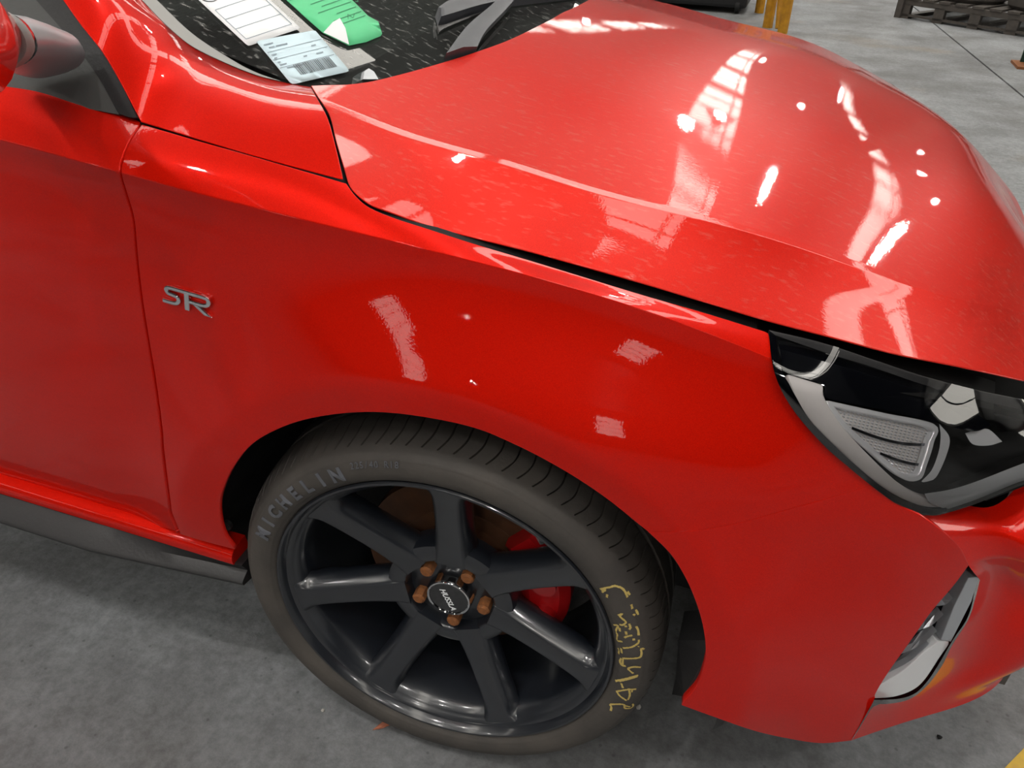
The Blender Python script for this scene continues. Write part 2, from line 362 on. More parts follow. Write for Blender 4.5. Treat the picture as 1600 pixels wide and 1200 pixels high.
def panel(name, surf, loop_uv, step, parent, m, flange=.012, lip=.0015, mirror=None, crease=(), lift=0.):
    sc = surf.scale; loop = np.array(loop_uv) * sc
    # even boundary spacing
    out = []
    for a, b in zip(loop, np.roll(loop, -1, 0)):
        k = max(1, int(np.ceil(np.linalg.norm(b - a) / step))); out += [a + (b - a) * t for t in np.linspace(0, 1, k, endpoint=False)]
    loop = np.array(out)
    V2, F, n, oV = fill(loop, step, [c * sc[1] for c in crease])
    used = sorted({i for f in F for i in f}); re = {o: k for k, o in enumerate(used)}; V2 = V2[used]; F = [tuple(re[i] for i in f) for f in F]
    uv = V2 / sc; P = surf.ev(uv); N = surf.nrm(uv); P = P + N * lift
    F = [f if np.cross(P[f[1]] - P[f[0]], P[f[2]] - P[f[0]]) @ N[f[0]] > 0 else f[::-1] for f in F]
    # normals along a crease row: leave to the mesh itself
    cnt = {}
    for f in F:
        for a, b in zip(f, f[1:] + f[:1]): cnt[(a, b)] = cnt.get((a, b), 0) + 1
    bd = [(a, b) for (a, b) in cnt if (b, a) not in cnt]
    V = list(P); NN = list(N); FF = list(F)
    if flange:
        nx = {}; outw = {}
        for a, b in bd:
            t = P[b] - P[a]; o = np.cross(t, N[a]); o /= np.linalg.norm(o) + 1e-12
            outw[a] = outw.get(a, 0) + o; outw[b] = outw.get(b, 0) + o
        ids = {}
        for a in outw:
            o = outw[a] / (np.linalg.norm(outw[a]) + 1e-12); k = len(V)
            V += [P[a], P[a] + (o * .7 - N[a] * .5) * lip, P[a] + o * lip * .9 - N[a] * flange]; NN += [N[a], (o + N[a]) / np.linalg.norm(o + N[a]), o]; ids[a] = k
        for a, b in bd:
            i, j = ids[a], ids[b]; FF += [(j, i, i + 1, j + 1), (j + 1, i + 1, i + 2, j + 2)]
    if mirror is not None:
        V = [np.array((v[0], 2 * mirror - v[1], v[2])) for v in V]; NN = [np.array((q[0], -q[1], q[2])) for q in NN]; FF = [f[::-1] for f in FF]
    o = mesh(name, V, FF, parent, m, True)
    o.data.normals_split_custom_set_from_vertices([tuple(map(float, q)) for q in NN])
    return o
def offset_surf(S, d):
    """copy of a sheet pushed inward by d"""
    nu, nv = len(S.us), len(S.vs); S.tree() if S.bvh is None else None
    uu, vv = np.meshgrid(S.us, S.vs); uv = np.c_[uu.ravel(), vv.ravel()]
    P = (S.ev(uv) - S.nrm(uv) * d).reshape(nv, nu, 3)
    return Surf(P, S.us, [], ext=(.2 * (S.us[1] - S.us[0]),) * 2 + (.2,) * 2, res=S.res, scale=S.scale, vs=S.vs)
class Plane:
    def __init__(s, a, b, c):
        s.o = np.array(a); n = np.cross(np.array(b) - a, np.array(c) - a); n /= np.linalg.norm(n); s.n = n if n @ (CAM - s.o) > 0 else -n
    def pt(s, px):
        out = []
        for p in px:
            d = ray(p); out.append(CAM + d * (((s.o - CAM) @ s.n) / (d @ s.n)))
        return np.array(out)

# ------------------------------------------------------------------ body sheets
YC = 0.885
ARCH = (0.012, 0.315)
XS = np.array([-1.3, -.8, -.5, -.34, -.15, .03, .22, .34, .44, .52, .58, .63])
ZC = np.array([.955, .932, .914, .897, .874, .853, .823, .79, .757, .727, .70, .68])
FR = (.24, .33, .42, .53, .64, .75, .85, .92, .97)
YT = [[.05, .05, .05, .05, .05, .05, .05, .05, .065, .09, .12, .155],
      [.035, .035, .035, .035, .035, .03, .03, .035, .055, .083, .113, .15],
      [.022, .022, .022, .022, .022, .02, .022, .03, .05, .08, .11, .147],
      [.012, .012, .012, .014, .018, .02, .022, .03, .05, .08, .11, .145],
      [.008, .008, .008, .010, .016, .02, .025, .032, .052, .082, .112, .147],
      [.008, .008, .008, .010, .018, .022, .028, .036, .056, .085, .115, .15],
      [.012, .012, .012, .015, .020, .024, .029, .040, .060, .088, .118, .153],
      [.018, .018, .018, .021, .029, .036, .046, .058, .070, .095, .123, .157],
      [.023, .023, .022, .024, .034, .046, .059, .071, .080, .102, .129, .161],
      [.020, .018, .018, .020, .033, .049, .064, .077, .088, .109, .134, .165]]
edge_pts = [np.array((-1.3, .068, 1.01)), np.array((-.8, .066, .985)), at(0, 130, Y=.066), at(222, 195, Y=.066), at(400, 246, Y=.072), at(560, 292, Y=.080), at(740, 375, Y=.082), at(860, 415, Y=.086), at(1000, 460, Y=.091), at(1100, 489, Y=.096), at(1200, 520, Y=.104), at(1300, 545, Y=.121), at(1400, 572, Y=.135), at(1500, 590, Y=.175)]
ye, ze = curve_x(edge_pts, XS)
rows = []
for f, yr in zip(FR + (1.,), YT): rows.append([(x, y, zc * f) for x, y, zc in zip(XS, yr, ZC)])
yc_ = np.array(YT[-1])
rows.append([(x, a + (b - a) * .42, c + (d - c) * .56) for x, a, b, c, d in zip(XS, yc_, ye, ZC, ze)])
rows.append([(x, b, d) for x, b, d in zip(XS, ye, ze)])
rows.append([(x, b + .045, d + .012) for x, b, d in zip(XS, ye, ze)])
def flare(P):
    P = P.copy(); r = np.hypot(P[:, 0] - ARCH[0], P[:, 2] - ARCH[1]); t = (r - .402) / .125; t = np.clip(.5 * (t + np.sqrt(t * t + .0035)), 0, 1)
    P[:, 1] -= .021 * (1 - t) ** 2 * np.clip((.60 - P[:, 0]) / .2, 0, 1) ; return P
VB = [0, .09, .17, .26, .36, .46, .55, .61, .65, .68, .71, .74, .79]
BODY = Surf(rows, XS, breaks=(9,), post=flare, ext=(0, .06, .03, .03), res=(260, 150), scale=(1., 1.05), vs=VB)
CR = .68
# hood net: rows from the fender gap inwards
UX0 = -.45
E_ = [np.array((-.45, .075, .905)), at(548, 290, Y=.088), at(665, 350, Y=.096), at(840, 395, Y=.103), at(1000, 440, Y=.110), at(1200, 500, Y=.122), at(1300, 526, Y=.133), at(1400, 552, Y=.155), at(1500, 573, Y=.188), at(1600, 594, Y=.238), np.array((.69, .33, .68))]
K_ = [np.array((-.45, .222, .975)), at(505, 165, Y=.214), at(600, 203, Y=.212), at(750, 247, Y=.214), at(950, 308, Y=.218), at(1100, 345, Y=.226), at(1250, 388, Y=.242), at(1350, 422, Y=.263), at(1450, 455, Y=.298), at(1530, 475, Y=.340), at(1600, 487, Y=.390), np.array((.705, .50, .70))]
def row_from(pts, xend, n=11):
    xs = UX0 + (xend - UX0) * np.linspace(0, 1, n) ; y, z = curve_x(pts, xs); return np.c_[xs, y, z]
rE, rK = row_from(E_, .66), row_from(K_, .69)
def ctr(x): return np.interp(x, [-.6, -.3, -.13, 0, .2, .4, .5, .58, .65, .70, .74, .78], [1.04, .995, .964, .944, .910, .868, .838, .808, .772, .738, .69, .61])
xc = UX0 + (.78 - UX0) * np.linspace(0, 1, 11)
xx = np.linspace(-.6, .80, 200); zz = ctr(xx); ker = np.exp(-np.linspace(-2, 2, 25) ** 2); ker /= ker.sum(); zz = np.convolve(np.pad(zz, 12, 'edge'), ker, 'valid')
rC = np.c_[xc, np.full(11, YC), np.interp(xc, xx, zz)]
def between(a, b, t, dz, dx=0): 
    q = a + (b - a) * t; q = q.copy(); q[:, 2] += dz; q[:, 0] += dx * np.linspace(0, 1, 11) ** 3; return q
fade = np.linspace(0, 1, 11)
rH1 = between(rE, rK, .38, -.0022); rH2 = between(rE, rK, .72, -.0028)
rK2 = rK.copy(); rK2[:, 1] += .013; rK2[:, 2] += .0020
rV0 = between(rK2, rC, .10, .0015, .004)
rV1 = between(rK, rC, .26, .0050, .012)
rM = between(rK, rC, .58, .010, .018)
half = [rE, rH1, rH2, rK, rK2, rV0, rV1, rM]
mir = lambda r: np.c_[r[:, 0], 2 * YC - r[:, 1], r[:, 2]]
hood_rows = half + [rC] + [mir(r) for r in half[::-1]]
hv = [0, .055, .105, .15, .163, .215, .31, .52, .80]; hv = hv + [1.6 - q for q in hv[:-1][::-1]]
HOOD = Surf(hood_rows, np.linspace(0, 1.15, 11), breaks=(3, 4, 12, 13), ext=(0, .0, .03, .03), res=(180, 240), scale=(1., 1.), vs=hv)
# pillar / scuttle panel
pc = [((560, 288, .085), (470, 60, .30)), ((535, 279, .086), (490, 137, .236)), ((400, 243, .074), (430, 125, .243)), ((300, 213, .069), (370, 105, .238)), ((221, 189, .066), (300, 72, .222)), ((160, 80, .088), (262, 40, .216)), ((100, 0, .112), (220, 0, .214)), ((30, -110, .15), (150, -75, .225))]
pc = pc[1:]
po = np.array([at(a[0], a[1], Y=a[2]) for a, b in pc]); pi_ = np.array([at(b[0], b[1], Y=b[2]) for a, b in pc])
def pmid(t, up): q = po + (pi_ - po) * t; q = q.copy(); q[:, 2] += up; q[:, 1] -= up * .4; return q
PIL = Surf([po, pmid(.28, .016), pmid(.55, .021), pmid(.8, .013), pi_], ext=(.4, .3, .35, .3), res=(120, 90), scale=(.09, .05))
# windscreen
def scr(x, y, off=0.):
    xb = -.115 - .125 * ((y - YC) / .645) ** 2; return .942 + off + .365 * (xb - x)
SX = np.linspace(-1.0, .02, 7); SY = np.linspace(.12, 2 * YC - .12, 9)
SCREEN = Surf([[(x, y, scr(x, y)) for x in SX] for y in SY], SX, vs=SY, res=(120, 120))
DASH = Surf([[(x, y, scr(x, y, -.075)) for x in SX] for y in SY], SX, vs=SY, res=(60, 60))
SHEET = Surf([[(x, y, scr(x, y, -.010)) for x in SX] for y in SY], SX, vs=SY, res=(120, 120))
PAPER = Surf([[(x, y, scr(x, y, .0025)) for x in SX] for y in SY], SX, vs=SY, res=(120, 120))
# headlight lens sheet
lt = [(1196, 512, .108), (1285, 534, .116), (1364, 560, .134), (1442, 585, .158), (1521, 606, .198), (1600, 622, .244), (1700, 643, .32)]
lb = [(1200, 600, .060), (1245, 668, .058), (1305, 725, .060), (1395, 795, .080), (1480, 815, .125), (1600, 775, .196), (1720, 735, .30)]
ltp = np.array([at(a, b, Y=c) for a, b, c in lt]); lbp = np.array([at(a, b, Y=c) for a, b, c in lb])
def lmid(t, o): q = ltp + (lbp - ltp) * t; q = q.copy(); q[:, 1] -= o; q[:, 0] += o * .6; return q
LENS = Surf([ltp, lmid(.35, .012), lmid(.7, .012), lbp], ext=(.35, .3, .15, .25), res=(120, 90), scale=(.08, .06))
# bumper front sheet
fc0 = [(1430, 798, .118), (1478, 836, .1262), (1513, 884, .142), (1527, 908, .156), (1498, 985, .150), (1450, 1062, .138), (1372, 1108, .104), (1330, 1157, .098)]
fc1 = [(1520, 797, .190), (1560, 832, .176), (1580, 872, .180), (1578, 912, .212), (1565, 985, .205), (1535, 1042, .198), (1465, 1092, .168), (1449, 1118, .163)]
fc2 = [(1600, 769, .250), (1640, 815, .226), (1660, 850, .226), (1660, 900, .268), (1660, 955, .262), (1640, 1005, .262), (1588, 1030, .275), (1574, 1047, .280)]
zc3 = (.62, .575, .54, .50, .42, .34, .28, .24)
fcols = [[at(a, b, Y=c) for a, b, c in col] for col in (fc0, fc1, fc2)] + [[np.array((x, .52, z)) for x, z in zip((.76, .785, .80, .775, .79, .80, .80, .79), zc3)], [np.array((x + .035, YC, z)) for x, z in zip((.76, .785, .80, .775, .79, .80, .80, .79), zc3)]]
FRONT = Surf([[c[k] for c in fcols] for k in range(8)], breaks=(2,), ext=(.25, 0, .3, .12), res=(140, 140), scale=(.10, .06))

# ------------------------------------------------------------------ the car
car = empty('car', (0, 0, 0))
tag(car, 'glossy red hatchback with its front wing, bonnet and black alloy wheel in close view', 'car')

# pixel lines shared by neighbouring panels
gap_fd = [(220, 196), (204, 220), (191.5, 253), (190, 274), (198, 303), (209, 342), (215, 404), (222, 465), (233, 535), (244, 601), (253, 671), (255, 700), (261, 750), (266, 788), (268, 802), (280, 832)]
gap_d = [(x - 4.2, y + .5) for x, y in gap_fd]; gap_f = [(x + 1.3, y) for x, y in gap_fd]
arch_f = [(366, 858), (349, 832), (342, 795), (347, 765), (365, 727), (395, 692), (440, 667), (490, 652), (552, 644), (615, 645), (690, 656), (750, 671), (800, 692), (850, 717), (900, 746), (950, 780), (1000, 820), (1014, 831)]
arch_b = [(1016, 833), (1050, 867), (1075, 908), (1092, 950), (1101, 985), (1104, 1013), (1103, 1035), (1091, 1072), (1066, 1101)]
seam_f = [(1014, 830), (1077, 828.5), (1140, 819), (1200, 803.5), (1280, 781), (1360, 757)]
seam_b = [(x, y + 2) for x, y in seam_f]
lamp_l = [(1200, 521), (1205, 548), (1211, 582), (1223, 614), (1248, 652), (1288, 697), (1328, 732), (1360, 758)]
lamp_b = [(1361, 760), (1398, 787), (1428, 802), (1438, 807)]

fender_loop = outline(gap_f[::-1] and [(280, 832)] and gap_f, [(281, 834), (320, 846), (366, 858)], arch_f, seam_f, lamp_l[::-1],
                      [(1200, 520), (1100, 489), (1000, 460), (840, 411), (740, 381), (665, 357), (615, 341), (577, 325), (555, 307), (540, 287)], [(540, 287), (400, 246.5), (300, 218), (222, 195)])
fuv = BODY.cast(fender_loop)
fender = panel('front_fender', BODY, fuv, .008, car, 'paint', crease=(CR,), flange=.006, lip=.001)
panel('front_fender', BODY, fuv, .02, car, 'paint', mirror=YC, crease=(CR,))
door_loop = outline([(217, 190), (187, 178), (127, 165), (60, 144), (0, 134), (-80, 122), (-300, 92)], [(-300, 92), (-300, 655)], [(-300, 655), (0, 745), (276, 830)], gap_d[::-1])
door = panel('front_door', BODY, BODY.cast(door_loop, True), .013, car, 'paint', crease=(CR,), flange=.006, lip=.001)
bump_loop = outline(seam_b, lamp_b, [(1440, 808), (1458, 821), (1480, 838), (1500, 858), (1513, 884)], [(1513, 884), (1489, 916), (1455, 956), (1420, 1005), (1386, 1053), (1367, 1085), (1364, 1097), (1330, 1157)],
                    [(1330, 1157), (1284, 1161), (1238, 1155), (1180, 1142), (1110, 1118), (1066, 1102)], arch_b[::-1])
bumper = panel('front_bumper', BODY, BODY.cast(bump_loop), .011, car, 'paint')
fl_left = FRONT.cast(outline([(1333, 1154), (1350, 1126), (1366, 1099)], [(1366, 1099), (1385, 1100), (1420, 1093), (1448, 1072), (1472, 1040), (1488, 1008), (1513, 968), (1524, 935), (1531, 906)], [(1531, 906), (1515, 886), (1501, 858), (1481, 838), (1459, 821), (1441, 809)]), True)
fruv = np.vstack([[[u, -.22 * min(1, max(0, (u - .3) / .6)) * min(1, max(0, (3.4 - u) / .8))] for u in np.linspace(.05, 4, 40)], [[4, v] for v in np.linspace(.3, 7, 16)], [[u, 7.] for u in np.linspace(3.8, 0, 30)], fl_left])
face = panel('bumper_face', FRONT, fruv, .012, bumper, 'paint', flange=0)
panel('front_bumper', BODY, BODY.cast(bump_loop), .02, car, 'paint', mirror=YC)
panel('bumper_face', FRONT, fruv, .02, bumper, 'paint', flange=0, mirror=YC)
face['label'] = 'front-facing red corner of the bumper beyond the vent'
# bonnet
hood_near = outline([(487, 134), (497, 150), (516, 180), (526, 220), (540, 267), (548, 290), (561, 305), (582, 320), (615, 332.5), (665, 350), (740, 370), (840, 395), (1000, 440), (1100, 470), (1200, 500), (1300, 526), (1400, 552), (1500, 572), (1600, 594)])
hn = HOOD.cast(hood_near)
hr = HOOD.cast(outline([(905, 3), (872, 24), (850, 36), (787, 66), (695, 97), (600, 123), (550, 131.5), (512, 133), (489, 134)]))
hn = hn[hn[:, 0] > -1]
half_loop = np.vstack([hr[hr[:, 1] < .795], hn, [[1.11, .02], [1.14, .15], [1.15, .5]]])
far = half_loop.copy(); far[:, 1] = 1.6 - far[:, 1]
hood_uv = np.vstack([half_loop, far[::-1]])
hood = panel('hood', HOOD, hood_uv, .014, car, 'paint_dusty', crease=(.15, .163, 1.437, 1.45), flange=.0015, lip=.0008)
# pillar panel
pil_loop = outline([(535, 279), (470, 262), (400, 242.5), (300, 213), (221, 189)], [(221, 189), (187, 123), (160, 79), (128, 39), (100, 0), (40, -85)], [(40, -85), (150, -75)], [(150, -75), (221, 0), (262, 42), (300, 73), (350, 98), (400, 118), (450, 130), (485, 136)], [(485, 136), (491, 147), (509, 180), (519, 212), (535, 279)])
pillar = panel('windscreen_pillar', PIL, PIL.cast(pil_loop, True), .010, car, 'paint', flange=.0015, lip=.0008)

# ------------------------------------------------------------------ black sheets standing in for gap shade, and the underbody
def sheet(name, S, m, parent, box, off, n=(40, 40), flip=False):
    U = np.linspace(box[0], box[1], n[0]); V = np.linspace(box[2], box[3], n[1]); uu, vv = np.meshgrid(U, V); uv = np.c_[uu.ravel(), vv.ravel()]
    if S.bvh is None: S.tree()
    P = S.ev(uv) - S.nrm(uv) * off
    F = [(j * n[0] + i, j * n[0] + i + 1, (j + 1) * n[0] + i + 1, (j + 1) * n[0] + i) for j in range(n[1] - 1) for i in range(n[0] - 1)]
    return mesh(name, P, F, parent, m, True)
sheet('hood_gap_shade', HOOD, 'deep_black', car, (.18, 1.10, -.03, 1.63), .030)  # black sheet paints the shade seen in the bonnet gap
b = MB(); b.box((-1.3, .36, .16), (.62, 1.41, .62)); b.box((-1.3, .06, .26), (-.42, 1.71, .60)); b.box((.42, .30, .24), (.62, 1.47, .66)); b.build('underbody', 'deep_black', car)

sheet('wing_gap_shade', BODY, 'deep_black', car, (-1.2, .33, .605, .79), .016)  # black sheet darkens the wing and pillar seams as painted shade
sheet('door_gap_shade', BODY, 'deep_black', car, (-.50, -.335, .11, .62), .014)  # black strip paints the shade inside the door gap
# ------------------------------------------------------------------ rocker, side skirt
def sweep(name, prof, xs, m, parent, smooth=True, cap=True):
    """prof(x) -> list of (y, z)"""
    V = []; F = []; n = len(prof(xs[0]))
    for x in xs: V += [(x, y, z) for y, z in prof(x)]
    for i in range(len(xs) - 1): F += [(i * n + k, i * n + k + 1, (i + 1) * n + k + 1, (i + 1) * n + k) for k in range(n - 1)]
    if cap: F += [tuple(range(n)), tuple((len(xs) - 1) * n + k for k in range(n))[::-1]]
    o = mesh(name, V, F, parent, m)
    bm = bmesh.new(); bm.from_mesh(o.data); bmesh.ops.recalc_face_normals(bm, faces=bm.faces); bm.to_mesh(o.data); bm.free()
    return autosmooth(o, 40) if smooth else o
xr = np.linspace(-1.35, -.312, 30)
sweep('rocker_panel', lambda x: [(.045, .356), (.026, .354), (.0165, .3515), (.0105, .346), (.0085, .339), (.0095, .330), (.02, .322), (.05, .32)], xr, 'paint', car)
xk = np.linspace(-1.35, -.300, 30)
def skp(x):
    t = np.clip((x + .30) / -.25, 0, 1); yo = .006 - .027 * t; zo = .303 - .004 * (1 - t)
    return [(.05, .331), (.012, .330), (yo + .016, zo + .012), (yo + .003, zo + .004), (yo, zo), (yo + .002, zo - .006), (.03, zo - .010), (.06, zo)]
sweep('side_skirt', skp, xk, 'black_plastic', car)

# ------------------------------------------------------------------ windscreen, trims, wipers
LAY = lambda off: Surf([[(x, y, scr(x, y, off)) for x in SX] for y in SY], SX, vs=SY, res=(120, 120))
def px_panel(name, S, loop, step, m, parent, flange=0., lift=0., **k):
    return panel(name, S, S.cast(loop, True), step, parent, m, flange=flange, lift=lift, **k)
edge_scr = [(-.99, .30), (-.46, .228), (-.39, .224), (-.33, .232), (-.28, .242), (-.235, .26), (-.19, .36), (-.14, .60), (-.115, YC)]
gl = np.array(edge_scr); gl = np.vstack([gl, np.c_[gl[:-1, 0], 2 * YC - gl[:-1, 1]][::-1]])
gl[:, 0] += np.where(gl[:, 0] > -.25, .006, 0)
wind = panel('windshield', SCREEN, gl, .03, car, 'screen_glass', flange=0)
sheet('dashboard', DASH, 'dash', car, (-.95, .0, .22, 1.55), 0.)
px_panel('windscreen_seal', LAY(.012), outline([(221, -1), (262, 41), (300, 72), (350, 97), (400, 117), (440, 127)], [(440, 127), (400, 113), (362, 93), (300, 52), (243, -2)]), .008, 'trim_light', car, lift=0.)
# wiper: arm and blade lying on the glass
def on_glass(px, up): return np.array([p + np.array((.4, 0, .9)) * up for p in SCREEN.pt(px)])
def bar(name, px0, px1, up, th, m, parent):
    """flat bar between two pixel edges lying on the glass"""
    A = on_glass(smooth_line(px0, 8), up); n = len(A); Bq = smooth_line(px1, 8); Bq = Bq[np.linspace(0, len(Bq) - 1, n).astype(int)]; Bp = on_glass(Bq, up)
    d = np.array((-.4, 0, -.9)) * th; mid = (A + Bp) / 2 - d * .35
    V = []; F = []
    for i in range(n): V += [A[i] + d, A[i], mid[i], Bp[i], Bp[i] + d]
    for i in range(n - 1): F += [(i * 5 + k, i * 5 + (k + 1) % 5, (i + 1) * 5 + (k + 1) % 5, (i + 1) * 5 + k) for k in range(5)]
    F += [tuple(range(5)), tuple((n - 1) * 5 + k for k in range(5))[::-1]]
    o = mesh(name, V, F, parent, m); bm = bmesh.new(); bm.from_mesh(o.data); bmesh.ops.recalc_face_normals(bm, faces=bm.faces); bm.to_mesh(o.data); bm.free(); return autosmooth(o, 50)
wiper = bar('wiper_arm', [(690, 103), (722, 60), (760, 26), (785, 2), (800, -14)], [(738, 92), (752, 66), (785, 30), (803, 8), (815, -10)], .020, .012, 'wiper', car)
bar('wiper_blade', [(679, 28), (700, 15), (745, 1), (800, -8), (900, -20)], [(683, 43), (705, 36), (750, 22), (800, 12), (900, 0)], .018, .016, 'wiper', wiper)
bar('wiper_rubber', [(681, 45), (690, 44), (720, 34), (750, 24)], [(684, 56), (692, 50), (722, 37), (750, 26)], .006, .004, 'black_plastic', wiper)
b = MB(); q = on_glass([(566, 128), (568, 116), (575, 111), (583, 116), (590, 128)], .004); b.prism(q, (-.02, .004, -.01)); b.build('washer_jet', 'satin', car)

# papers on the windscreen
def paper(name, px, m, label, S=PAPER, step=.02, lines=(), bars=(), rounded=None, extra=None):
    uv = S.cast(np.array(px, float), True); o = panel(name, S, uv, step, None, m, flange=0)
    sol = o.modifiers.new('thickness', 'SOLIDIFY'); sol.thickness = .0004; sol.offset = 1
    tag(o, label, 'paper')
    return o
def print_on(o, S, quads, m, name='print'):
    b = MB()
    for q in quads:
        P = S.ev(S.cast(np.array(q, float), True)) + np.array((.0004, 0, .0009)); b.add(P, [tuple(range(len(P)))])
    p = b.build(name, m, o); return p
def stroke(a, b, w):
    a, b = np.array(a, float), np.array(b, float); d = b - a; n = np.array((-d[1], d[0])) / (np.linalg.norm(d) + 1e-9) * w / 2
    return [a + n, b + n, b - n, a - n]
def frame_map(o, ax, ay):
    o, ax, ay = map(lambda v: np.array(v, float), (o, ax, ay)); return lambda u, v: o + ax * u + ay * v
PW = LAY(.0030); PB = LAY(.0042); PG = LAY(.0034)
white = paper('white_label_sheet', [(240, -66), (310, 0), (384, 69), (388, 71.5), (392, 71), (466, 46), (469, 43.5), (466, 41), (422, 0), (352, -66)], 'white_paper', 'white form with a barcode and ruled boxes on the windscreen', S=PW)
g = frame_map((386, 71), (83, -27.5), (-76, -71))          # u across, v up the sheet
Q = [stroke(g(.07, .10), g(.93, .10), .9), stroke(g(.07, .10), g(.07, .74), .9), stroke(g(.93, .10), g(.93, .74), .9), stroke(g(.07, .74), g(.93, .74), .9)]
Q += [stroke(g(.07, y), g(.93, y), .9) for y in (.32, .53)]
print_on(white, PW, Q, 'ink_soft', 'ruled_lines')
Q = []; x = .50
while x < .80:
    wd = random.choice((.008, .012, .02)); Q.append([g(x, .86), g(x + wd, .86), g(x + wd, 1.15), g(x, 1.15)]); x += wd + random.choice((.008, .012))
Q += [stroke(g(.56 + .026 * i, .795), g(.572 + .026 * i, .82), 1.6) for i in range(7)]
for i in range(20):
    a0, a1 = i / 20 * 2 * math.pi, (i + 1) / 20 * 2 * math.pi
    Q.append(stroke(g(.20 + .16 * math.cos(a0), 1.02 + .13 * math.sin(a0)), g(.20 + .16 * math.cos(a1), 1.02 + .13 * math.sin(a1)), 1.3))
Q += [stroke(g(.14, .97), g(.24, .97), 1.6), stroke(g(.14, .97), g(.14, 1.06), 1.6), stroke(g(.24, .97), g(.24, 1.08), 1.6), stroke(g(.14, 1.06), g(.24, 1.06), 1.6)]
print_on(white, PW, Q, 'ink', 'barcode')
blue = paper('blue_slip', [(401, 66), (404, 64), (489, 48), (493, 48.5), (543, 107), (545, 111), (541, 113), (462, 131), (457, 131.5), (453, 129)], 'blue_paper', 'pale blue printed slip with a barcode low on the windscreen', S=PB)
g = frame_map((455, 131), (90, -21), (-54, -65))
Q = [stroke(g(.02, y), g(.97, y + .02), .8) for y in (.36, .55, .73)]
for y, xs_ in ((.90, ((.06, .22), )), (.82, ((.10, .20), (.22, .42))), (.66, ((.05, .14), (.74, .82))), (.58, ((.05, .10), )), (.48, ((.05, .10), (.50, .56), (.72, .84))), (.42, ((.05, .17), )), (.33, ((.12, .40), (.80, .86)))):
    Q += [stroke(g(a, y), g(b_, y), 2.0) for a, b_ in xs_]
print_on(blue, PB, Q, 'ink_soft', 'printed_lines')
Q = []; x = .24
while x < .86:
    wd = random.choice((.006, .01, .016)); Q.append([g(x, .12), g(x + wd, .12), g(x + wd, .36), g(x, .36)]); x += wd + random.choice((.008, .012))
print_on(blue, PB, Q, 'ink', 'barcode')
green = paper('green_form', [(395, -48), (447, 0), (480, 30), (505, 52), (522, 60), (545, 71.5), (572, 66), (595, 56.5), (597, 53), (591, 34), (575, 25), (550, 0), (506, -48)], 'green_paper', 'green inspection form with a curled corner on the windscreen', S=PG)
g = frame_map((507, 54), (88, -28), (-56, -54))
Q = []
for k, y in enumerate((.10, .22, .36, .50, .62, .74, .86)):
    a = (.20, .18, .32, .08, .22, .10, .3)[k]; Q.append(stroke(g(a + .12, y), g(.80, y + .02), 1.0))
    if k > 2: Q += [stroke(g(.86, y), g(.89, y - .03), 1.2), stroke(g(.89, y - .03), g(.93, y + .05), 1.2)]
Q += [stroke(g(.52, .16), g(.58, .27), .9), stroke(g(.58, .27), g(.60, .15), .9), stroke(g(.60, .15), g(.68, .24), .9)]
print_on(green, PG, Q, 'ink_green', 'printed_lines')
Q = []
for t in (.02, .09, .16):   # bold heading cut by the frame
    Q += [stroke(g(t, .98), g(t, 1.09), 2.6), stroke(g(t, 1.09), g(t + .05, 1.09), 2.6), stroke(g(t, 1.03), g(t + .05, 1.03), 2.6)]
print_on(green, PG, Q, 'ink', 'heading')
P3 = PG.pt([(505, 52), (528, 44), (545, 71)]); P3[1] += np.array((.004, 0, .012)); cu = [P3[0], (P3[0] + P3[1]) / 2 + np.array((.002, 0, .004)), P3[1], (P3[1] + P3[2]) / 2 + np.array((.002, 0, .004)), P3[2]]
o = mesh('curled_corner', [p + np.array((.0005, 0, .0012)) for p in cu], [(0, 1, 4), (1, 2, 3), (1, 3, 4)], green, 'white_paper', True); o['label'] = 'white underside of the curled corner'

# ------------------------------------------------------------------ door mirror and sail panel
PLs = Plane(at(0, 134, Y=.069), at(187, 178, Y=.067), at(57, 0, Y=.125))
def plate(name, px, plane, th, m, parent, back=0., bevel=0., step=8):
    P = plane.pt(outline(*px, step=step) if isinstance(px[0], list) else np.array(px, float)) - plane.n * back
    b = MB(); b.prism(P, -plane.n * th); return b.build(name, m, parent, bevel=bevel)
plate('sail_panel', [[(-90, 122), (0, 136), (60, 146), (127, 167), (186, 179)], [(186, 179), (150, 114), (105, 55), (57, 0), (20, -45)], [(20, -45), (-90, -45)]], PLs, .012, 'trim_grey', car)
plate('door_seal', [[(187, 178), (205, 184), (215, 184)], [(215, 184), (187, 125), (157, 77), (127, 40), (100, 1), (68, -44)], [(68, -44), (22, -44), (57, 0), (105, 55), (150, 114), (187, 178)]], PLs, .016, 'black_plastic', car, back=-.001)
def loft(name, rings, m, parent, cap=True):
    n = len(rings[0]); V = [p for r in rings for p in r]
    F = [(i * n + k, i * n + (k + 1) % n, (i + 1) * n + (k + 1) % n, (i + 1) * n + k) for i in range(len(rings) - 1) for k in range(n)]
    if cap: F += [tuple(range(n))[::-1], tuple((len(rings) - 1) * n + k for k in range(n))]
    o = mesh(name, V, F, parent, m); bm = bmesh.new(); bm.from_mesh(o.data); bmesh.ops.recalc_face_normals(bm, faces=bm.faces); bm.to_mesh(o.data); bm.free(); return autosmooth(o, 45)
def oval(c, a, b_, n=28, sq=2.4, flat=0.):
    c = np.array(c); out = []
    for k in range(n):
        t = 2 * math.pi * k / n; u = math.copysign(abs(math.cos(t)) ** (2 / sq), math.cos(t)); v = math.copysign(abs(math.sin(t)) ** (2 / sq), math.sin(t))
        if v < 0: v *= 1 - flat
        out.append(c + np.array(a) * u + np.array(b_) * v)
    return out
mr = []
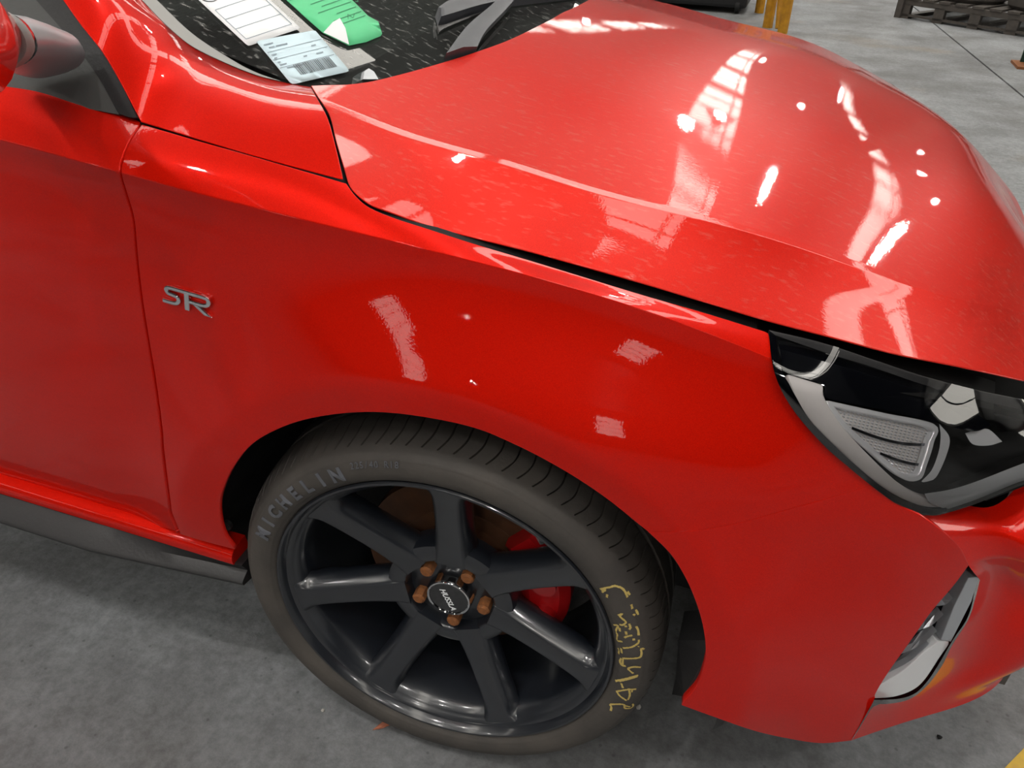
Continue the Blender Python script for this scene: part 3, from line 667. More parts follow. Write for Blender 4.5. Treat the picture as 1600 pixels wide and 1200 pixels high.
for px, Y, aw, bh in (((72, 88), .070, .044, .026), ((60, 84), .058, .043, .026), ((45, 78), .040, .040, .026), ((28, 73), .018, .035, .0265), ((14, 72), -.002, .0315, .0265), ((6, 71), -.012, .030, .0265)):
    mr.append(oval(at(px[0], px[1], Y=Y), (aw, .01, .012), (-.002, -.008, bh), flat=.2))
mirror = loft('door_mirror', mr, 'satin', car)
mirror['label'] = 'satin grey mirror arm on the sail panel'
k = [oval(at(px, py, Y=Y), (a_, .01, .012), (-.002, -.008, .0265), flat=.2) for px, py, Y, a_ in ((7, 71, -.011, .0305), (3, 71, -.017, .031), (-1, 71, -.022, .031))]
loft('pivot_ring', k, 'gloss_black', mirror)
k = [oval(at(px, py, Y=Y), (a_, .01, .012), (-.002, -.008, bh), flat=.2) for px, py, Y, a_, bh in ((-1, 71, -.0215, .033, .028), (-8, 70, -.030, .034, .030), (-12, 70, -.036, .030, .028))]
loft('pivot_collar', k, 'trim_light', mirror)
k = [oval(at(px, py, Y=Y), (a_, .02, .02), (-.01, -.01, bh)) for px, py, Y, a_, bh in ((-16, 62, -.040, .010, .014), (-26, 60, -.046, .018, .024), (-64, 52, -.066, .040, .046), (-120, 42, -.115, .07, .066), (-210, 25, -.185, .07, .06), (-250, 20, -.215, .03, .03))]
loft('mirror_shell', k, 'paint', mirror)

# ------------------------------------------------------------------ wheel
STEER = .0594; HUB = np.array((0, .03, .315))
wheel_m = Matrix.Translation(Vector(HUB)) @ Matrix.Rotation(STEER, 4, 'Z')
WA = np.array((math.cos(STEER), math.sin(STEER), 0)); WN = np.array((-math.sin(STEER), math.cos(STEER), 0))
def to_local(P): P = np.atleast_2d(P) - HUB; return np.c_[P @ WA, P @ WN, P[:, 2]]
def lathe(prof, n=160, close=False):
    V = []; F = []; m = len(prof)
    for i in range(n):
        t = 2 * math.pi * i / n
        V += [(r * math.cos(t), d, r * math.sin(t)) for r, d in prof]
    for i in range(n):
        j = (i + 1) % n
        for k in range(m - 1 + (1 if close else 0)): F.append((i * m + k, i * m + (k + 1) % m, j * m + (k + 1) % m, j * m + k))
    return V, F
def lathe_obj(name, prof, m, parent, n=160, close=False, ang=40):
    V, F = lathe(prof, n, close); o = mesh(name, V, F, parent, m)
    bm = bmesh.new(); bm.from_mesh(o.data); bmesh.ops.remove_doubles(bm, verts=bm.verts, dist=1e-6); bmesh.ops.recalc_face_normals(bm, faces=bm.faces); bm.to_mesh(o.data); bm.free(); return autosmooth(o, ang)
def resample(pts, n):
    P = np.array(pts, float); d = np.r_[0, np.cumsum(np.linalg.norm(np.diff(P, axis=0), axis=1))]; return Spline(d).W(np.linspace(0, d[-1], n)) @ P
# rim: the wheel part itself
wheel = lathe_obj('wheel', [(.2425, .004), (.2432, -.001), (.2415, -.0035), (.2385, -.0035), (.2365, -.001), (.2345, .003), (.2330, .008), (.2285, .0105), (.2265, .014), (.2235, .0165), (.2185, .022), (.2150, .032), (.2120, .06), (.2070, .10), (.2070, .16), (.214, .20), (.228, .213)], 'alloy', car, close=False)
wheel.matrix_world = wheel_m
def wpart(o): return o
# tyre
TSC = .835
prof = resample([(.2385, .016), (.2400, .006), (.2440, .0015), (.2500, -.0035), (.2580, -.0080), (.2690, -.0100), (.2800, -.0090), (.2900, -.0050), (.2985, .0010), (.3050, .0090), (.3105, .0190), (.3145, .0300), (.3168, .0430), (.3180, .0600)], 64)
tread = np.array([(.3182, .066), (.3120, .067), (.3120, .075), (.3184, .076), (.3188, .10), (.3188, .112), (.3120, .113), (.3120, .123), (.3188, .124), (.3184, .160), (.3120, .161), (.3120, .169), (.3180, .170), (.3165, .192), (.3110, .208), (.2950, .228), (.2700, .236), (.2450, .226), (.2385, .212)])
pr = np.vstack([prof, tread]); pr[:, 0] = .2385 + (pr[:, 0] - .2385) * TSC; prof = prof.copy(); prof[:, 0] = .2385 + (prof[:, 0] - .2385) * TSC
NS = 92; FRC = np.array([0, .035, .055, .22, .40, .58, .76, .945, .965]); NA = NS * len(FRC); m_ = len(pr); V = np.zeros((NA, m_, 3))
rr = pr[:, 0]; dd = pr[:, 1]; sl = np.clip((dd - .002) / .062, 0, 1); shift = 1.1 * sl + .25 * np.sin(sl * math.pi * 1.6)
for i in range(NA):
    fr = FRC[i % len(FRC)]; r = rr.copy(); d = dd.copy(); t = 2 * math.pi * (i // len(FRC) + fr - shift) / NS
    dep = .0045 if i % len(FRC) == 0 else (.003 if fr in (.035, .965) else 0)
    sip = (dd > .0085) & (dd < .0665) & (rr > .285)
    r[sip] -= dep; d[sip] += dep * .35
    wear = .0004 * np.sin(i * .7) * np.sin(dd * 90); r = r + np.where((rr > .292), wear, 0)
    for rb, ww in ((.2450, .0007), (.2800, .0010), (.2520, .0006)):       # fine ribs round the sidewall
        d = d - .0008 * np.exp(-((rr - rb) / ww) ** 2) * (dd < .02)
    V[i, :, 0] = r * np.cos(t); V[i, :, 1] = d; V[i, :, 2] = r * np.sin(t)
F = [(i * m_ + k, i * m_ + k + 1, ((i + 1) % NA) * m_ + k + 1, ((i + 1) % NA) * m_ + k) for i in range(NA) for k in range(m_ - 1)]
tyre = mesh('tyre', V.reshape(-1, 3), F, wheel, 'rubber')
bm = bmesh.new(); bm.from_mesh(tyre.data); bmesh.ops.recalc_face_normals(bm, faces=bm.faces); bm.to_mesh(tyre.data); bm.free(); autosmooth(tyre, 38)
tyre['label'] = 'low-profile black tyre with worn shoulder sipes'
TW = V.reshape(-1, 3); TWw = np.array([WA * p[0] + WN * p[1] + np.array((0, 0, p[2])) + HUB for p in TW])
TBVH = BVHTree.FromPolygons([tuple(p) for p in TWw], [f for f in F])
def on_tyre(px):
    l, n, i, d = TBVH.ray_cast(Vector(CAM), Vector(ray(px))); return None if l is None else (np.array(l), np.array(n))
# spokes
RS = np.array([.064, .074, .095, .130, .170, .200, .218, .2275]); HW = np.array([.0372, .0340, .0300, .0270, .0262, .0270, .0325, .0430]); DP = np.array([.0432, .0425, .0395, .0330, .0245, .0175, .0130, .0110])
ri = np.linspace(RS[0], RS[-1], 26); hw = Spline(RS).W(ri) @ HW; dp = Spline(RS).W(ri) @ DP
SV = []; SF = []
sec = [(-1.0, .022), (-.76, .006), (-.58, .0006), (-.50, 0), (.50, 0), (.58, .0006), (.76, .006), (1.0, .022), (1.02, .030), (.72, .042), (0, .045), (-.72, .042), (-1.02, .030)]
for r, h_, d_ in zip(ri, hw, dp): SV += [(r, d_ + q[1] * (1 if r < .2 else 1 - (r - .2) * 14), h_ * q[0]) for q in sec]
ns = len(sec)
for i in range(len(ri) - 1): SF += [(i * ns + k, i * ns + (k + 1) % ns, (i + 1) * ns + (k + 1) % ns, (i + 1) * ns + k) for k in range(ns)]
SF += [tuple(range(ns))[::-1], tuple((len(ri) - 1) * ns + k for k in range(ns))]
sp0 = mesh('spoke', SV, SF, wheel, 'alloy'); bm = bmesh.new(); bm.from_mesh(sp0.data); bmesh.ops.recalc_face_normals(bm, faces=bm.faces); bm.to_mesh(sp0.data); bm.free(); autosmooth(sp0, 42)
for k in range(7):
    o = sp0 if k == 0 else sp0.copy()
    if k: COL.objects.link(o)
    o.rotation_euler = (0, -math.radians(87.6 + 360 / 7 * k), 0)
lathe_obj('hub', [(.0, .0645), (.036, .064), (.0640, .0635), (.0655, .060), (.0660, .048), (.0675, .0455), (.0700, .0440), (.0860, .0440), (.0930, .0470), (.0960, .056), (.0960, .080), (.0, .085)], 'alloy', wheel)
cap_o = lathe_obj('centre_cap', [(.0, .0425), (.0285, .0425), (.0292, .0455)], 'gloss_black', wheel, 64)
lathe_obj('cap_ring', [(.0288, .0440), (.0288, .0415), (.0300, .0405), (.0318, .0410), (.0335, .0440), (.0350, .0640)], 'chrome', wheel, 64)
def text_mesh(txt, size, shear=0., ext=.0004, bold=0.):
    cu = bpy.data.curves.new('t', 'FONT'); cu.body = txt; cu.size = size; cu.shear = shear; cu.extrude = ext; cu.offset = bold; cu.align_x = 'CENTER'; cu.align_y = 'CENTER'; cu.resolution_u = 3
    o = bpy.data.objects.new('t', cu); COL.objects.link(o); dg = bpy.context.evaluated_depsgraph_get(); me = bpy.data.meshes.new_from_object(o.evaluated_get(dg)); me.materials.clear()
    V = np.array([v.co[:] for v in me.vertices]); F = [tuple(p.vertices) for p in me.polygons]
    bpy.data.objects.remove(o); bpy.data.curves.remove(cu); bpy.data.meshes.remove(me); return V, F
def local_plane(px, dep):
    d = ray(px); o = HUB + WN * dep; return to_local(CAM + d * (((o - CAM) @ WN) / (d @ WN)))[0]
t0, t1 = local_plane((690, 920), .0425), local_plane((709, 953), .0425); tm = (t0 + t1) / 2; td = t1 - t0; tl = np.linalg.norm(td[[0, 2]]); ux, uz = td[0] / tl, td[2] / tl
V, F = text_mesh('HUSSLA', .0175, .25, .0002, .0003); sx = tl / (V[:, 0].max() - V[:, 0].min())
# letters stand with their tops towards the ring's front edge: right-hand frame seen from outside
VV = [(tm[0] + (v[0] * ux + v[1] * -uz) * sx * (1), .0422 - v[2], tm[2] + (v[0] * uz + v[1] * ux) * sx) for v in V]
mesh('cap_lettering', VV, F, wheel, 'white_paper')
# lug nuts
b = MB(); hexa = [(.0098 * math.cos(math.pi / 3 * i), 0, .0098 * math.sin(math.pi / 3 * i)) for i in range(6)]
b.prism([(x, .046, z) for x, y, z in hexa], (0, .019, 0)); b.add(*(lambda r: ([(r * math.cos(t), .0435, r * math.sin(t)) for t in np.linspace(0, 2 * math.pi, 12, endpoint=False)] + [(.0095 * math.cos(t), .0462, .0095 * math.sin(t)) for t in np.linspace(0, 2 * math.pi, 12, endpoint=False)], [tuple(range(12))] + [(i, (i + 1) % 12, 12 + (i + 1) % 12, 12 + i) for i in range(12)]))(.0065))
nut = b.build('lug_nut', 'rust', wheel, bevel=0)
for k in range(5):
    o = nut if k == 0 else nut.copy()
    if k: COL.objects.link(o)
    a = math.radians(-85 + 72 * k); o.location = (.0515 * math.cos(a), 0, .0515 * math.sin(a)); o.rotation_euler = (0, .3 + k, 0)
lathe_obj('brake_disc', [(.0, .095), (.075, .095), (.078, .112), (.100, .1125), (.1005, .1135), (.153, .1135), (.1535, .116), (.1535, .134), (.10, .136), (.0, .136)], 'disc', wheel, 96)
# caliper: block hugging the front of the disc
CV = []; an = np.radians(np.linspace(-38, 47, 15))
for k, a in enumerate(an):
    e = 1 - .35 * abs(k - 7) / 7; ri_, ro = .090 + (1 - e) * .02, .166
    for r, d in ((ri_, .108), (ri_, .090 + (1 - e) * .02), (ri_ + .018, .080), (ro - .014, .080), (ro, .092 + (1 - e) * .02), (ro, .16), (ri_, .16)): CV.append((r * math.cos(a), d, r * math.sin(a)))
CF = [(i * 7 + k, i * 7 + (k + 1) % 7, (i + 1) * 7 + (k + 1) % 7, (i + 1) * 7 + k) for i in range(14) for k in range(7)] + [tuple(range(7)), tuple(98 + k for k in range(7))[::-1]]
cal = mesh('brake_caliper', CV, CF, wheel, 'caliper'); bm = bmesh.new(); bm.from_mesh(cal.data); bmesh.ops.recalc_face_normals(bm, faces=bm.faces); bm.to_mesh(cal.data); bm.free(); autosmooth(cal, 30)
cal['label'] = 'red brake caliper behind the spokes'
for a in (-12, 16):
    b = MB(); t = math.radians(a); b.tube([(.135 * math.cos(t), .068, .135 * math.sin(t)), (.135 * math.cos(t), .085, .135 * math.sin(t))], .018, 14)
    b.build('caliper_piston', 'caliper', wheel, smooth=True)
b = MB(); b.tube([(.115, .09, .118), (.118, .09, .100)], .006, 8); b.build('wheel_weight', 'satin', wheel)
# moulded lettering on the tyre
def arc_text(txt, a0, a1, rad, size, name, m, ext=.0006, bold=.0):
    n = len(txt); b = MB()
    for k, ch in enumerate(txt):
        if ch == ' ': continue
        a = math.radians(a0 + (a1 - a0) * k / max(1, n - 1)); V, F = text_mesh(ch, size, 0, ext, bold)
        o = np.array((rad * math.cos(a), rad * math.sin(a))); tx = np.array((math.sin(a), -math.cos(a))); ty = np.array((math.cos(a), math.sin(a)))
        out = []
        for v in V:
            q = o + tx * v[0] + ty * v[1]; r = np.hypot(*q); d = np.interp(r, prof[:40, 0], prof[:40, 1]); out.append((q[0], d - .0011 - max(v[2], 0), q[1]))
        b.add(out, F)
    return b.build(name, m, wheel)
pa = local_plane((410, 832), -.009); pb = local_plane((523, 737), -.009)
arc_text('MICHELIN', math.degrees(math.atan2(pa[2], pa[0])), math.degrees(math.atan2(pb[2], pb[0])), .2655, .026, 'tyre_brand_lettering', 'rubber_letter', .0008, .0012)
pa = local_plane((548, 722), -.008); pb = local_plane((618, 716), -.008)
arc_text('225/40 R18', math.degrees(math.atan2(pa[2], pa[0])), math.degrees(math.atan2(pb[2], pb[0])), .2750, .011, 'tyre_size_lettering', 'rubber_letter', .0006)
# yellow hand-painted strokes on the sidewall
ZS = [[(290, 150), (330, 140), (365, 135), (400, 125), (440, 135), (470, 155), (490, 185), (500, 215)], [(300, 160), (320, 150), (335, 145)], [(305, 175), (318, 165), (330, 155)], [(345, 190), (342, 215)], [(500, 170), (520, 195)], [(530, 270), (538, 305)], [(545, 345), (560, 355)], [(565, 310), (585, 350)],
      [(430, 355), (460, 342), (445, 362), (480, 395), (490, 410), (465, 430), (440, 425)], [(395, 430), (430, 435), (415, 470), (425, 510), (425, 550), (465, 560)], [(440, 450), (445, 480)], [(480, 440), (500, 440)], [(515, 420), (525, 450), (515, 465)], [(490, 480), (495, 505)], [(480, 530), (495, 520), (540, 510)], [(570, 440), (585, 470), (590, 510)], [(550, 535), (552, 550)], [(590, 545), (585, 570), (540, 600), (500, 608), (468, 610)],
      [(430, 610), (440, 630), (435, 655)], [(455, 612), (460, 650)], [(585, 600), (590, 595)], [(632, 620), (608, 615), (612, 650), (600, 680), (560, 690), (500, 692), (465, 690)], [(455, 690), (445, 715), (460, 745), (490, 750)], [(470, 692), (465, 740)],
      [(605, 760), (550, 757), (510, 770), (525, 790), (548, 808)], [(585, 822), (530, 838), (470, 855), (410, 868)], [(580, 832), (500, 855), (440, 868)], [(455, 885), (468, 922)],
      [(415, 950), (440, 945), (500, 935), (570, 930)], [(420, 950), (445, 985), (495, 1020)], [(512, 925), (520, 975), (505, 1015)], [(540, 930), (535, 955)],
      [(372, 1100), (378, 1070), (370, 1052), (430, 1048), (475, 1052), (480, 1078), (520, 1080), (545, 1062), (540, 1045)], [(480, 1060), (520, 1068)]]
b = MB()
for st in ZS:
    px = smooth_line([(880 + x / 5, 890 + y / 5) for x, y in st], 1.6); hits = [h for h in (on_tyre(p) for p in px) if h is not None]
    if len(hits) < 2: continue
    P = np.array([h[0] for h in hits]); N = np.array([h[1] for h in hits]); N *= np.sign(np.einsum('ij,ij->i', N, CAM - P))[:, None]; T = np.gradient(P, axis=0); S_ = np.cross(T, N); S_ /= np.linalg.norm(S_, axis=1)[:, None] + 1e-12
    wd = .0011 + .0006 * RNG.random(len(P)); A = to_local(P + S_ * wd[:, None] + N * .0007); Bq = to_local(P - S_ * wd[:, None] + N * .0007); n = len(P)
    b.add(list(A) + list(Bq), [(i, i + 1, n + i + 1, n + i) for i in range(n - 1)])
o = b.build('yellow_tyre_marking', 'yellow_chalk', wheel); o['label'] = 'worn yellow painted letters on the tyre sidewall'
# arch liner
LV = []; LF = []; ang = np.radians(np.linspace(-6, 186, 80)); ys = [.020, .034, .06, .09, .13, .18, .24, .34]; ro = [.362, .374, .378, .378, .372, .378, .378, .378]
for i, a in enumerate(ang):
    rib = .004 * (i % 8 < 2)
    for y, r in zip(ys, ro):
        LV.append((ARCH[0] + (r - (rib if y > .05 else 0)) * math.cos(a) * (1.02 if math.cos(a) > 0 else .97), y, ARCH[1] + (r - (rib if y > .05 else 0)) * math.sin(a)))
nl = len(ys); LF = [(i * nl + k, i * nl + k + 1, (i + 1) * nl + k + 1, (i + 1) * nl + k) for i in range(len(ang) - 1) for k in range(nl - 1)]
b = MB(); b.add(LV, LF); LVb = [LV[i * nl + nl - 1] for i in range(len(ang))]; b.add(LVb, [tuple(range(len(LVb)))]); liner = b.build('wheel_arch_liner', 'black_plastic', car, smooth=True)
b = MB(); fa = [(1066, 1101), (1091, 1072), (1103, 1035), (1104, 1013), (1060, 1000), (1056, 1060), (1050, 1085)]
b.prism([BODY.pt([p])[0] + np.array((0, .012, 0)) if i < 4 else at(p[0], p[1], Y=.075) for i, p in enumerate(fa)], (0, .05, 0)); b.build('bumper_flap', 'black_plastic', car)
for p in ((357, 818), ):
    q = at(p[0], p[1], Y=.035); b = MB(); b.tube([q, q + np.array((.0, -.006, .0))], .008, 10); b.build('liner_clip', 'black_plastic', liner)

# ------------------------------------------------------------------ model badge
bp = BODY.cast([(296, 468)]); P0 = BODY.ev(bp)[0]; N0 = BODY.nrm(bp)[0]
pl, pr_, pt_, pb_ = BODY.pt([(258, 456)])[0], BODY.pt([(336, 479)])[0], BODY.pt([(300, 448)])[0], BODY.pt([(296, 486)])[0]
ex = pr_ - pl; ex -= N0 * (ex @ N0); Lx = np.linalg.norm(ex); ex /= Lx; ey = np.cross(N0, ex); ey *= np.sign(ey[2])
def badge_poly(pts, u0=None):
    """pts in badge units: x 0..1, y 0..0.5 up"""
    return [P0 + ex * ((x - .5) * Lx) + ey * ((y - .22) * Lx * .86) for x, y in pts]
def thick_path(pts, wd):
    P = np.array(pts, float); T = np.gradient(P, axis=0); T /= np.linalg.norm(T, axis=1)[:, None]; n = np.c_[-T[:, 1], T[:, 0]] * wd / 2; return np.vstack([P + n, (P - n)[::-1]])
S_ = smooth_line([(.34, .40), (.20, .40), (.12, .39), (.09, .335), (.13, .27), (.22, .255), (.30, .235), (.33, .165), (.28, .095), (.18, .075), (.0, .075)], .02)
Tb = [(.30, .445), (.60, .445), (.60, .36), (.545, .36), (.545, .0), (.445, .0), (.445, .36), (.30, .36)]
R1 = smooth_line([(.58, .40), (.80, .40), (.90, .385), (.93, .31), (.89, .245), (.78, .215), (.52, .215)], .02)
R2 = [(.58, .20), (.72, .20), (.99, .0), (.84, .0)]
b = MB(); b.prism(badge_poly(thick_path(S_, .085)), N0 * .005); badge = b.build('badge_letter', 'chrome', fender, bevel=.0012)
b = MB(); b.prism(badge_poly(Tb), N0 * .005); b.prism(badge_poly(thick_path(R1, .085)), N0 * .005); b.prism(badge_poly(R2), N0 * .005); b.build('badge_letter', 'chrome', fender, bevel=.0012)

# ------------------------------------------------------------------ headlight
L1 = offset_surf(LENS, .010); L2 = offset_surf(LENS, .020); L3 = offset_surf(LENS, .050)
mat('satin_dark', '6a6c70', .18, metal=1.)
mat('rim_plastic', 'a9abac', .25, coat=.5)
lamp_out = outline(lamp_l, [(1361, 759), (1398, 786), (1428, 801), (1448, 805), (1470, 804), (1520, 789), (1560, 773), (1600, 757), (1680, 735)], [(1680, 735), (1690, 640)], [(1690, 640), (1600, 624), (1521, 608), (1442, 587), (1364, 561), (1285, 535), (1202, 515)])
head = px_panel('headlight', L3, lamp_out, .012, 'deep_black', car)
head['label'] = 'swept-back headlight with a chrome-framed grid insert'
hb = MB()   # dark wall between lens edge and the back of the lamp
A = LENS.ev(LENS.cast(lamp_out, True)); Bk = L3.ev(L3.cast(lamp_out, True)); n = len(A); A2 = A - (A - CAM) / np.linalg.norm(A - CAM, axis=1)[:, None] * -.003
hb.add(list(A2) + list(Bk), [(i, (i + 1) % n, n + (i + 1) % n, n + i) for i in range(n)]); hb.build('lamp_wall', 'deep_black', head)
gas_o = [(1202, 515), (1205, 548), (1211, 582), (1223, 614), (1248, 652), (1288, 697), (1328, 732), (1360, 758), (1398, 786), (1428, 801), (1450, 805), (1480, 802)]
gas_i = [(1213, 524), (1217, 548), (1223, 580), (1234, 600), (1243, 618), (1267, 658), (1311, 703), (1364, 750), (1403, 776), (1442, 792), (1460, 796), (1480, 794)]
px_panel('gasket', LENS, outline(gas_o, gas_i[::-1]), .006, 'gloss_black', head, lift=-.001)
px_panel('gasket', LENS, outline([(1202, 515), (1285, 535), (1364, 561), (1442, 587), (1521, 608), (1600, 624), (1670, 637)], [(1670, 650), (1600, 640), (1521, 622), (1442, 600), (1364, 573), (1290, 550), (1212, 523)]), .006, 'black_plastic', head, lift=-.001)
px_panel('lens', LENS, lamp_out, .012, 'lens', head)
px_panel('black_band', L1, outline([(1213, 524), (1290, 552), (1364, 573), (1432, 594), (1508, 634), (1549, 664)], [(1549, 664), (1520, 674), (1466, 661), (1380, 640), (1292, 622), (1286, 602), (1223, 580)]), .008, 'gloss_black', head)
px_panel('silver_bezel', L1, outline([(1234, 586), (1244, 616), (1268, 657), (1312, 702), (1365, 749), (1404, 775), (1444, 791), (1480, 793)], [(1480, 786), (1440, 778), (1404, 757), (1360, 716), (1322, 675), (1297, 640), (1287, 618), (1286, 602)]), .007, 'silver_plastic', head, lift=-.001, flange=.008)
px_panel('lens_rim', L1, outline([(1442, 770), (1480, 764), (1521, 752), (1600, 722), (1670, 700)], [(1670, 722), (1600, 748), (1530, 781), (1480, 793), (1450, 784)]), .008, 'rim_plastic', head, lift=.002)
gr = [(1303, 633), (1385, 651), (1459, 668), (1457, 690), (1447, 725), (1437, 745), (1412, 742), (1365, 702), (1325, 665)]
px_panel('grid_frame', L1, outline([(1295, 627), (1382, 646), (1463, 664), (1462, 691), (1451, 727), (1440, 750), (1411, 747), (1361, 705), (1319, 665), (1295, 628)], gr + gr[:1] if False else [gr[0]] + gr[:0:-1] + [gr[0]]), .006, 'bright_trim', head, lift=-.002, flange=.008)
def in_px(q, poly): return in_poly(np.array([q], float), np.array(poly, float))[0]
gb = MB(); L2.tree() if L2.bvh is None else None
e1 = np.array((6.4, 1.5)); e2 = np.array((2.0, 5.2)); o0 = np.array((1303., 633.))
for i in range(-2, 30):
    for j in range(-10, 26):
        c = o0 + e1 * i + e2 * j + (e1 * .5 if j % 2 else 0)
        if not in_px(c, gr): continue
        # two ribs divide the grid into three fields
        q4 = [c - e1 * .46, c - e2 * .46, c + e1 * .46, c + e2 * .46]; P = L2.pt(q4); cen = P.mean(0); nn_ = np.cross(P[1] - P[0], P[2] - P[0]); nn_ /= np.linalg.norm(nn_); nn_ *= np.sign(nn_ @ (CAM - cen))
        gb.add(list(P) + [cen + nn_ * .0017], [(0, 1, 4), (1, 2, 4), (2, 3, 4), (3, 0, 4)])
go = gb.build('grid_insert', 'grid', head); go['kind'] = 'stuff'; go['label'] = 'fine raised diamond grid of the lamp insert'
px_panel('grid_backing', L2, outline(gr + gr[:1]), .008, 'silver_plastic', head, lift=-.001)
for a, b_ in (((1328, 668), (1448, 694)), ((1372, 707), (1440, 726))):
    px_panel('grid_rib', L2, np.array(stroke(a, b_, 4)), .01, 'satin_dark', head, lift=.003)
px_panel('chrome_trim', L1, outline([(1469, 662), (1485, 684), (1480, 712), (1464, 746), (1450, 753)], [(1450, 753), (1441, 753), (1457, 735), (1468, 706), (1471, 682), (1469, 662)]), .006, 'bright_trim', head, lift=-.001)
px_panel('reflector_highlight', L2, outline([(1508, 677), (1525, 672), (1545, 671), (1566, 690)], [(1566, 690), (1545, 696), (1520, 694), (1508, 677)]), .006, 'bright_trim', head)  # bright plate stands in for the white highlight on the reflector
px_panel('lamp_bracket', L2, outline([(1553, 645), (1580, 652), (1620, 660)], [(1620, 672), (1580, 674), (1558, 672), (1553, 645)]), .008, 'satin_dark', head)
# black block painting the shade in the slot between lamp and bumper
b = MB(); b.prism([at(1540, 783, Y=.20), at(1600, 760, Y=.235), at(1660, 742, Y=.27), at(1660, 700, Y=.30), at(1580, 740, Y=.25)], (.0, .06, -.02)); b.build('slot_shade_block', 'deep_black', car)
pl_ = [(.36, .22, .79), (.45, .23, .78), (.52, .26, .765), (.57, .30, .745), (.62, .37, .735), (.67, .50, .72), (.70, .68, .71), (.71, YC, .71)]; pl_ = pl_ + [(x, 2 * YC - y, z) for x, y, z in pl_[:-1][::-1]]
k = len(pl_); gp = [(.54, .235, .74), (.60, .275, .735), (.672, .33, .705), (.722, .42, .68), (.750, .55, .66), (.765, .70, .645), (.775, YC, .635)]; mesh('grille', [(x, y, z) for x, y, z in gp] + [(x, y, .23) for x, y, z in gp], [(i, i + 1, 7 + i + 1, 7 + i) for i in range(6)], car, 'deep_black'); mesh('nose_shade_wall', [(x, y, z) for x, y, z in pl_] + [(x, y, .22) for x, y, z in pl_], [(i, i + 1, k + i + 1, k + i) for i in range(k - 1)], car, 'deep_black')  # black walls fill the nose openings with painted shade

# ------------------------------------------------------------------ bumper vent
VPl = Plane(at(1370, 1090, Y=.114), at(1527, 905, Y=.160), at(1486, 1006, Y=.152))
vent = plate('air_vent', [[(1545, 890), (1530, 972), (1502, 1018), (1460, 1084), (1425, 1108), (1360, 1112)], [(1360, 1112), (1350, 1090), (1376, 1045), (1410, 995), (1447, 945), (1485, 903), (1545, 890)]], VPl, .03, 'gloss_black', car, back=.018)
vent['label'] = 'black bumper vent with chrome lower edge and slanted fins'
plate('vent_plate', [(1513, 903), (1530, 901), (1518, 940), (1486, 1003), (1470, 1000), (1491, 947)], VPl, .016, 'satin', vent, bevel=.001)
plate('vent_bezel', [[(1365, 1093), (1369, 1078), (1386, 1066), (1415, 1048), (1445, 1021), (1466, 1005)], [(1466, 1005), (1485, 1005), (1469, 1031), (1446, 1065), (1427, 1081), (1399, 1091), (1365, 1094)]], VPl, .016, 'bright_trim', vent, back=.002, bevel=.0015)
for a, b_ in (((1463, 951), (1492, 938)), ((1434, 990), (1477, 964)), ((1408, 1027), (1467, 990)), ((1386, 1057), (1455, 1010))):
    a, b_ = np.array(a, float), np.array(b_, float); mid = (a + b_) / 2 + np.array((3, 4)); dn = np.array((2., 7.)); up_ = smooth_line([a, mid, b_], 6); lo = up_[::-1] + dn * np.linspace(.15, 1, len(up_))[:, None]
    q = np.vstack([up_, lo]); P = VPl.pt(q) - VPl.n * .004; P[len(up_):] -= VPl.n * .010
    b = MB(); b.prism(P, -VPl.n * .008); b.build('vent_fin', 'satin', vent)

# ------------------------------------------------------------------ the shed
FZ = .008
RX0, RX1, RY0, RY1, RZ = -16.0, 24.0, -26.0, 42.0, 6.5
fl = MB(); fl.add([(RX0, RY0, FZ - .02), (RX1, RY0, FZ - .02), (RX1, RY1, FZ - .02), (RX0, RY1, FZ - .02)], [(0, 1, 2, 3)])
floor = tag(fl.build('floor', 'concrete_dark_joint'), 'grey worn concrete workshop floor', None, kind='structure')
ja, jb = at(1484, 57, Z=FZ), at(1600, 152, Z=FZ); jd = (jb - ja)[:2]; jd /= np.linalg.norm(jd); jn = np.array((-jd[1], jd[0]))
def joint_slab(sign):
    """concrete slab on one side of the expansion joint, clipped to the shed"""
    poly = [np.array(p) for p in ((RX0, RY0), (RX1, RY0), (RX1, RY1), (RX0, RY1))]; o = ja[:2] + jn * sign * .008; out = []
    for a, b in zip(poly, poly[1:] + poly[:1]):
        da, db = (a - o) @ jn * sign, (b - o) @ jn * sign
        if da >= 0: out.append(a)
        if da * db < 0: out.append(a + (b - a) * da / (da - db))
    return [(x, y, FZ) for x, y in out]
for sg in (1, -1):
    b = MB(); b.prism(joint_slab(sg), (0, 0, -.02)); b.build('slab', 'concrete', floor)
def wall(name, a, b_, z0, z1, m='wall_sheet', pitch=.30, deep=.05):
    """corrugated sheet wall between two plan points"""
    a, b_ = np.array(a, float), np.array(b_, float); L = np.linalg.norm(b_ - a); d = (b_ - a) / L; n = np.array((-d[1], d[0])); P = []; s_ = 0.
    while s_ < L:
        for f_, o in ((0, 0), (.45, 0), (.55, deep), (.9, deep)): 
            if s_ + f_ * pitch < L: P.append(a + d * (s_ + f_ * pitch) + n * o)
        s_ += pitch
    P.append(b_); k = len(P); V = [(x, y, z0) for x, y in P] + [(x, y, z1) for x, y in P]
    return tag(mesh(name, V, [(i, i + 1, k + i + 1, k + i) for i in range(k - 1)], None, m), kind='structure')
wall('wall_far', (RX1, RY1), (RX0, RY1), FZ, RZ)
wall('wall_left', (RX0, RY1), (RX0, RY0), FZ, RZ)
wall('wall_right', (RX1, RY0), (RX1, RY1), FZ, RZ)
wall('wall_near', (RX0, RY0), (RX1, RY0), FZ, RZ)
SKX = [-10.0, -4.1, .62, 6.3]; SW = .42; SY0 = -18.0; SYS = {-4.1: -8.0}
xs_ = [RX0]
for x in SKX: xs_ += [x - SW, x + SW]
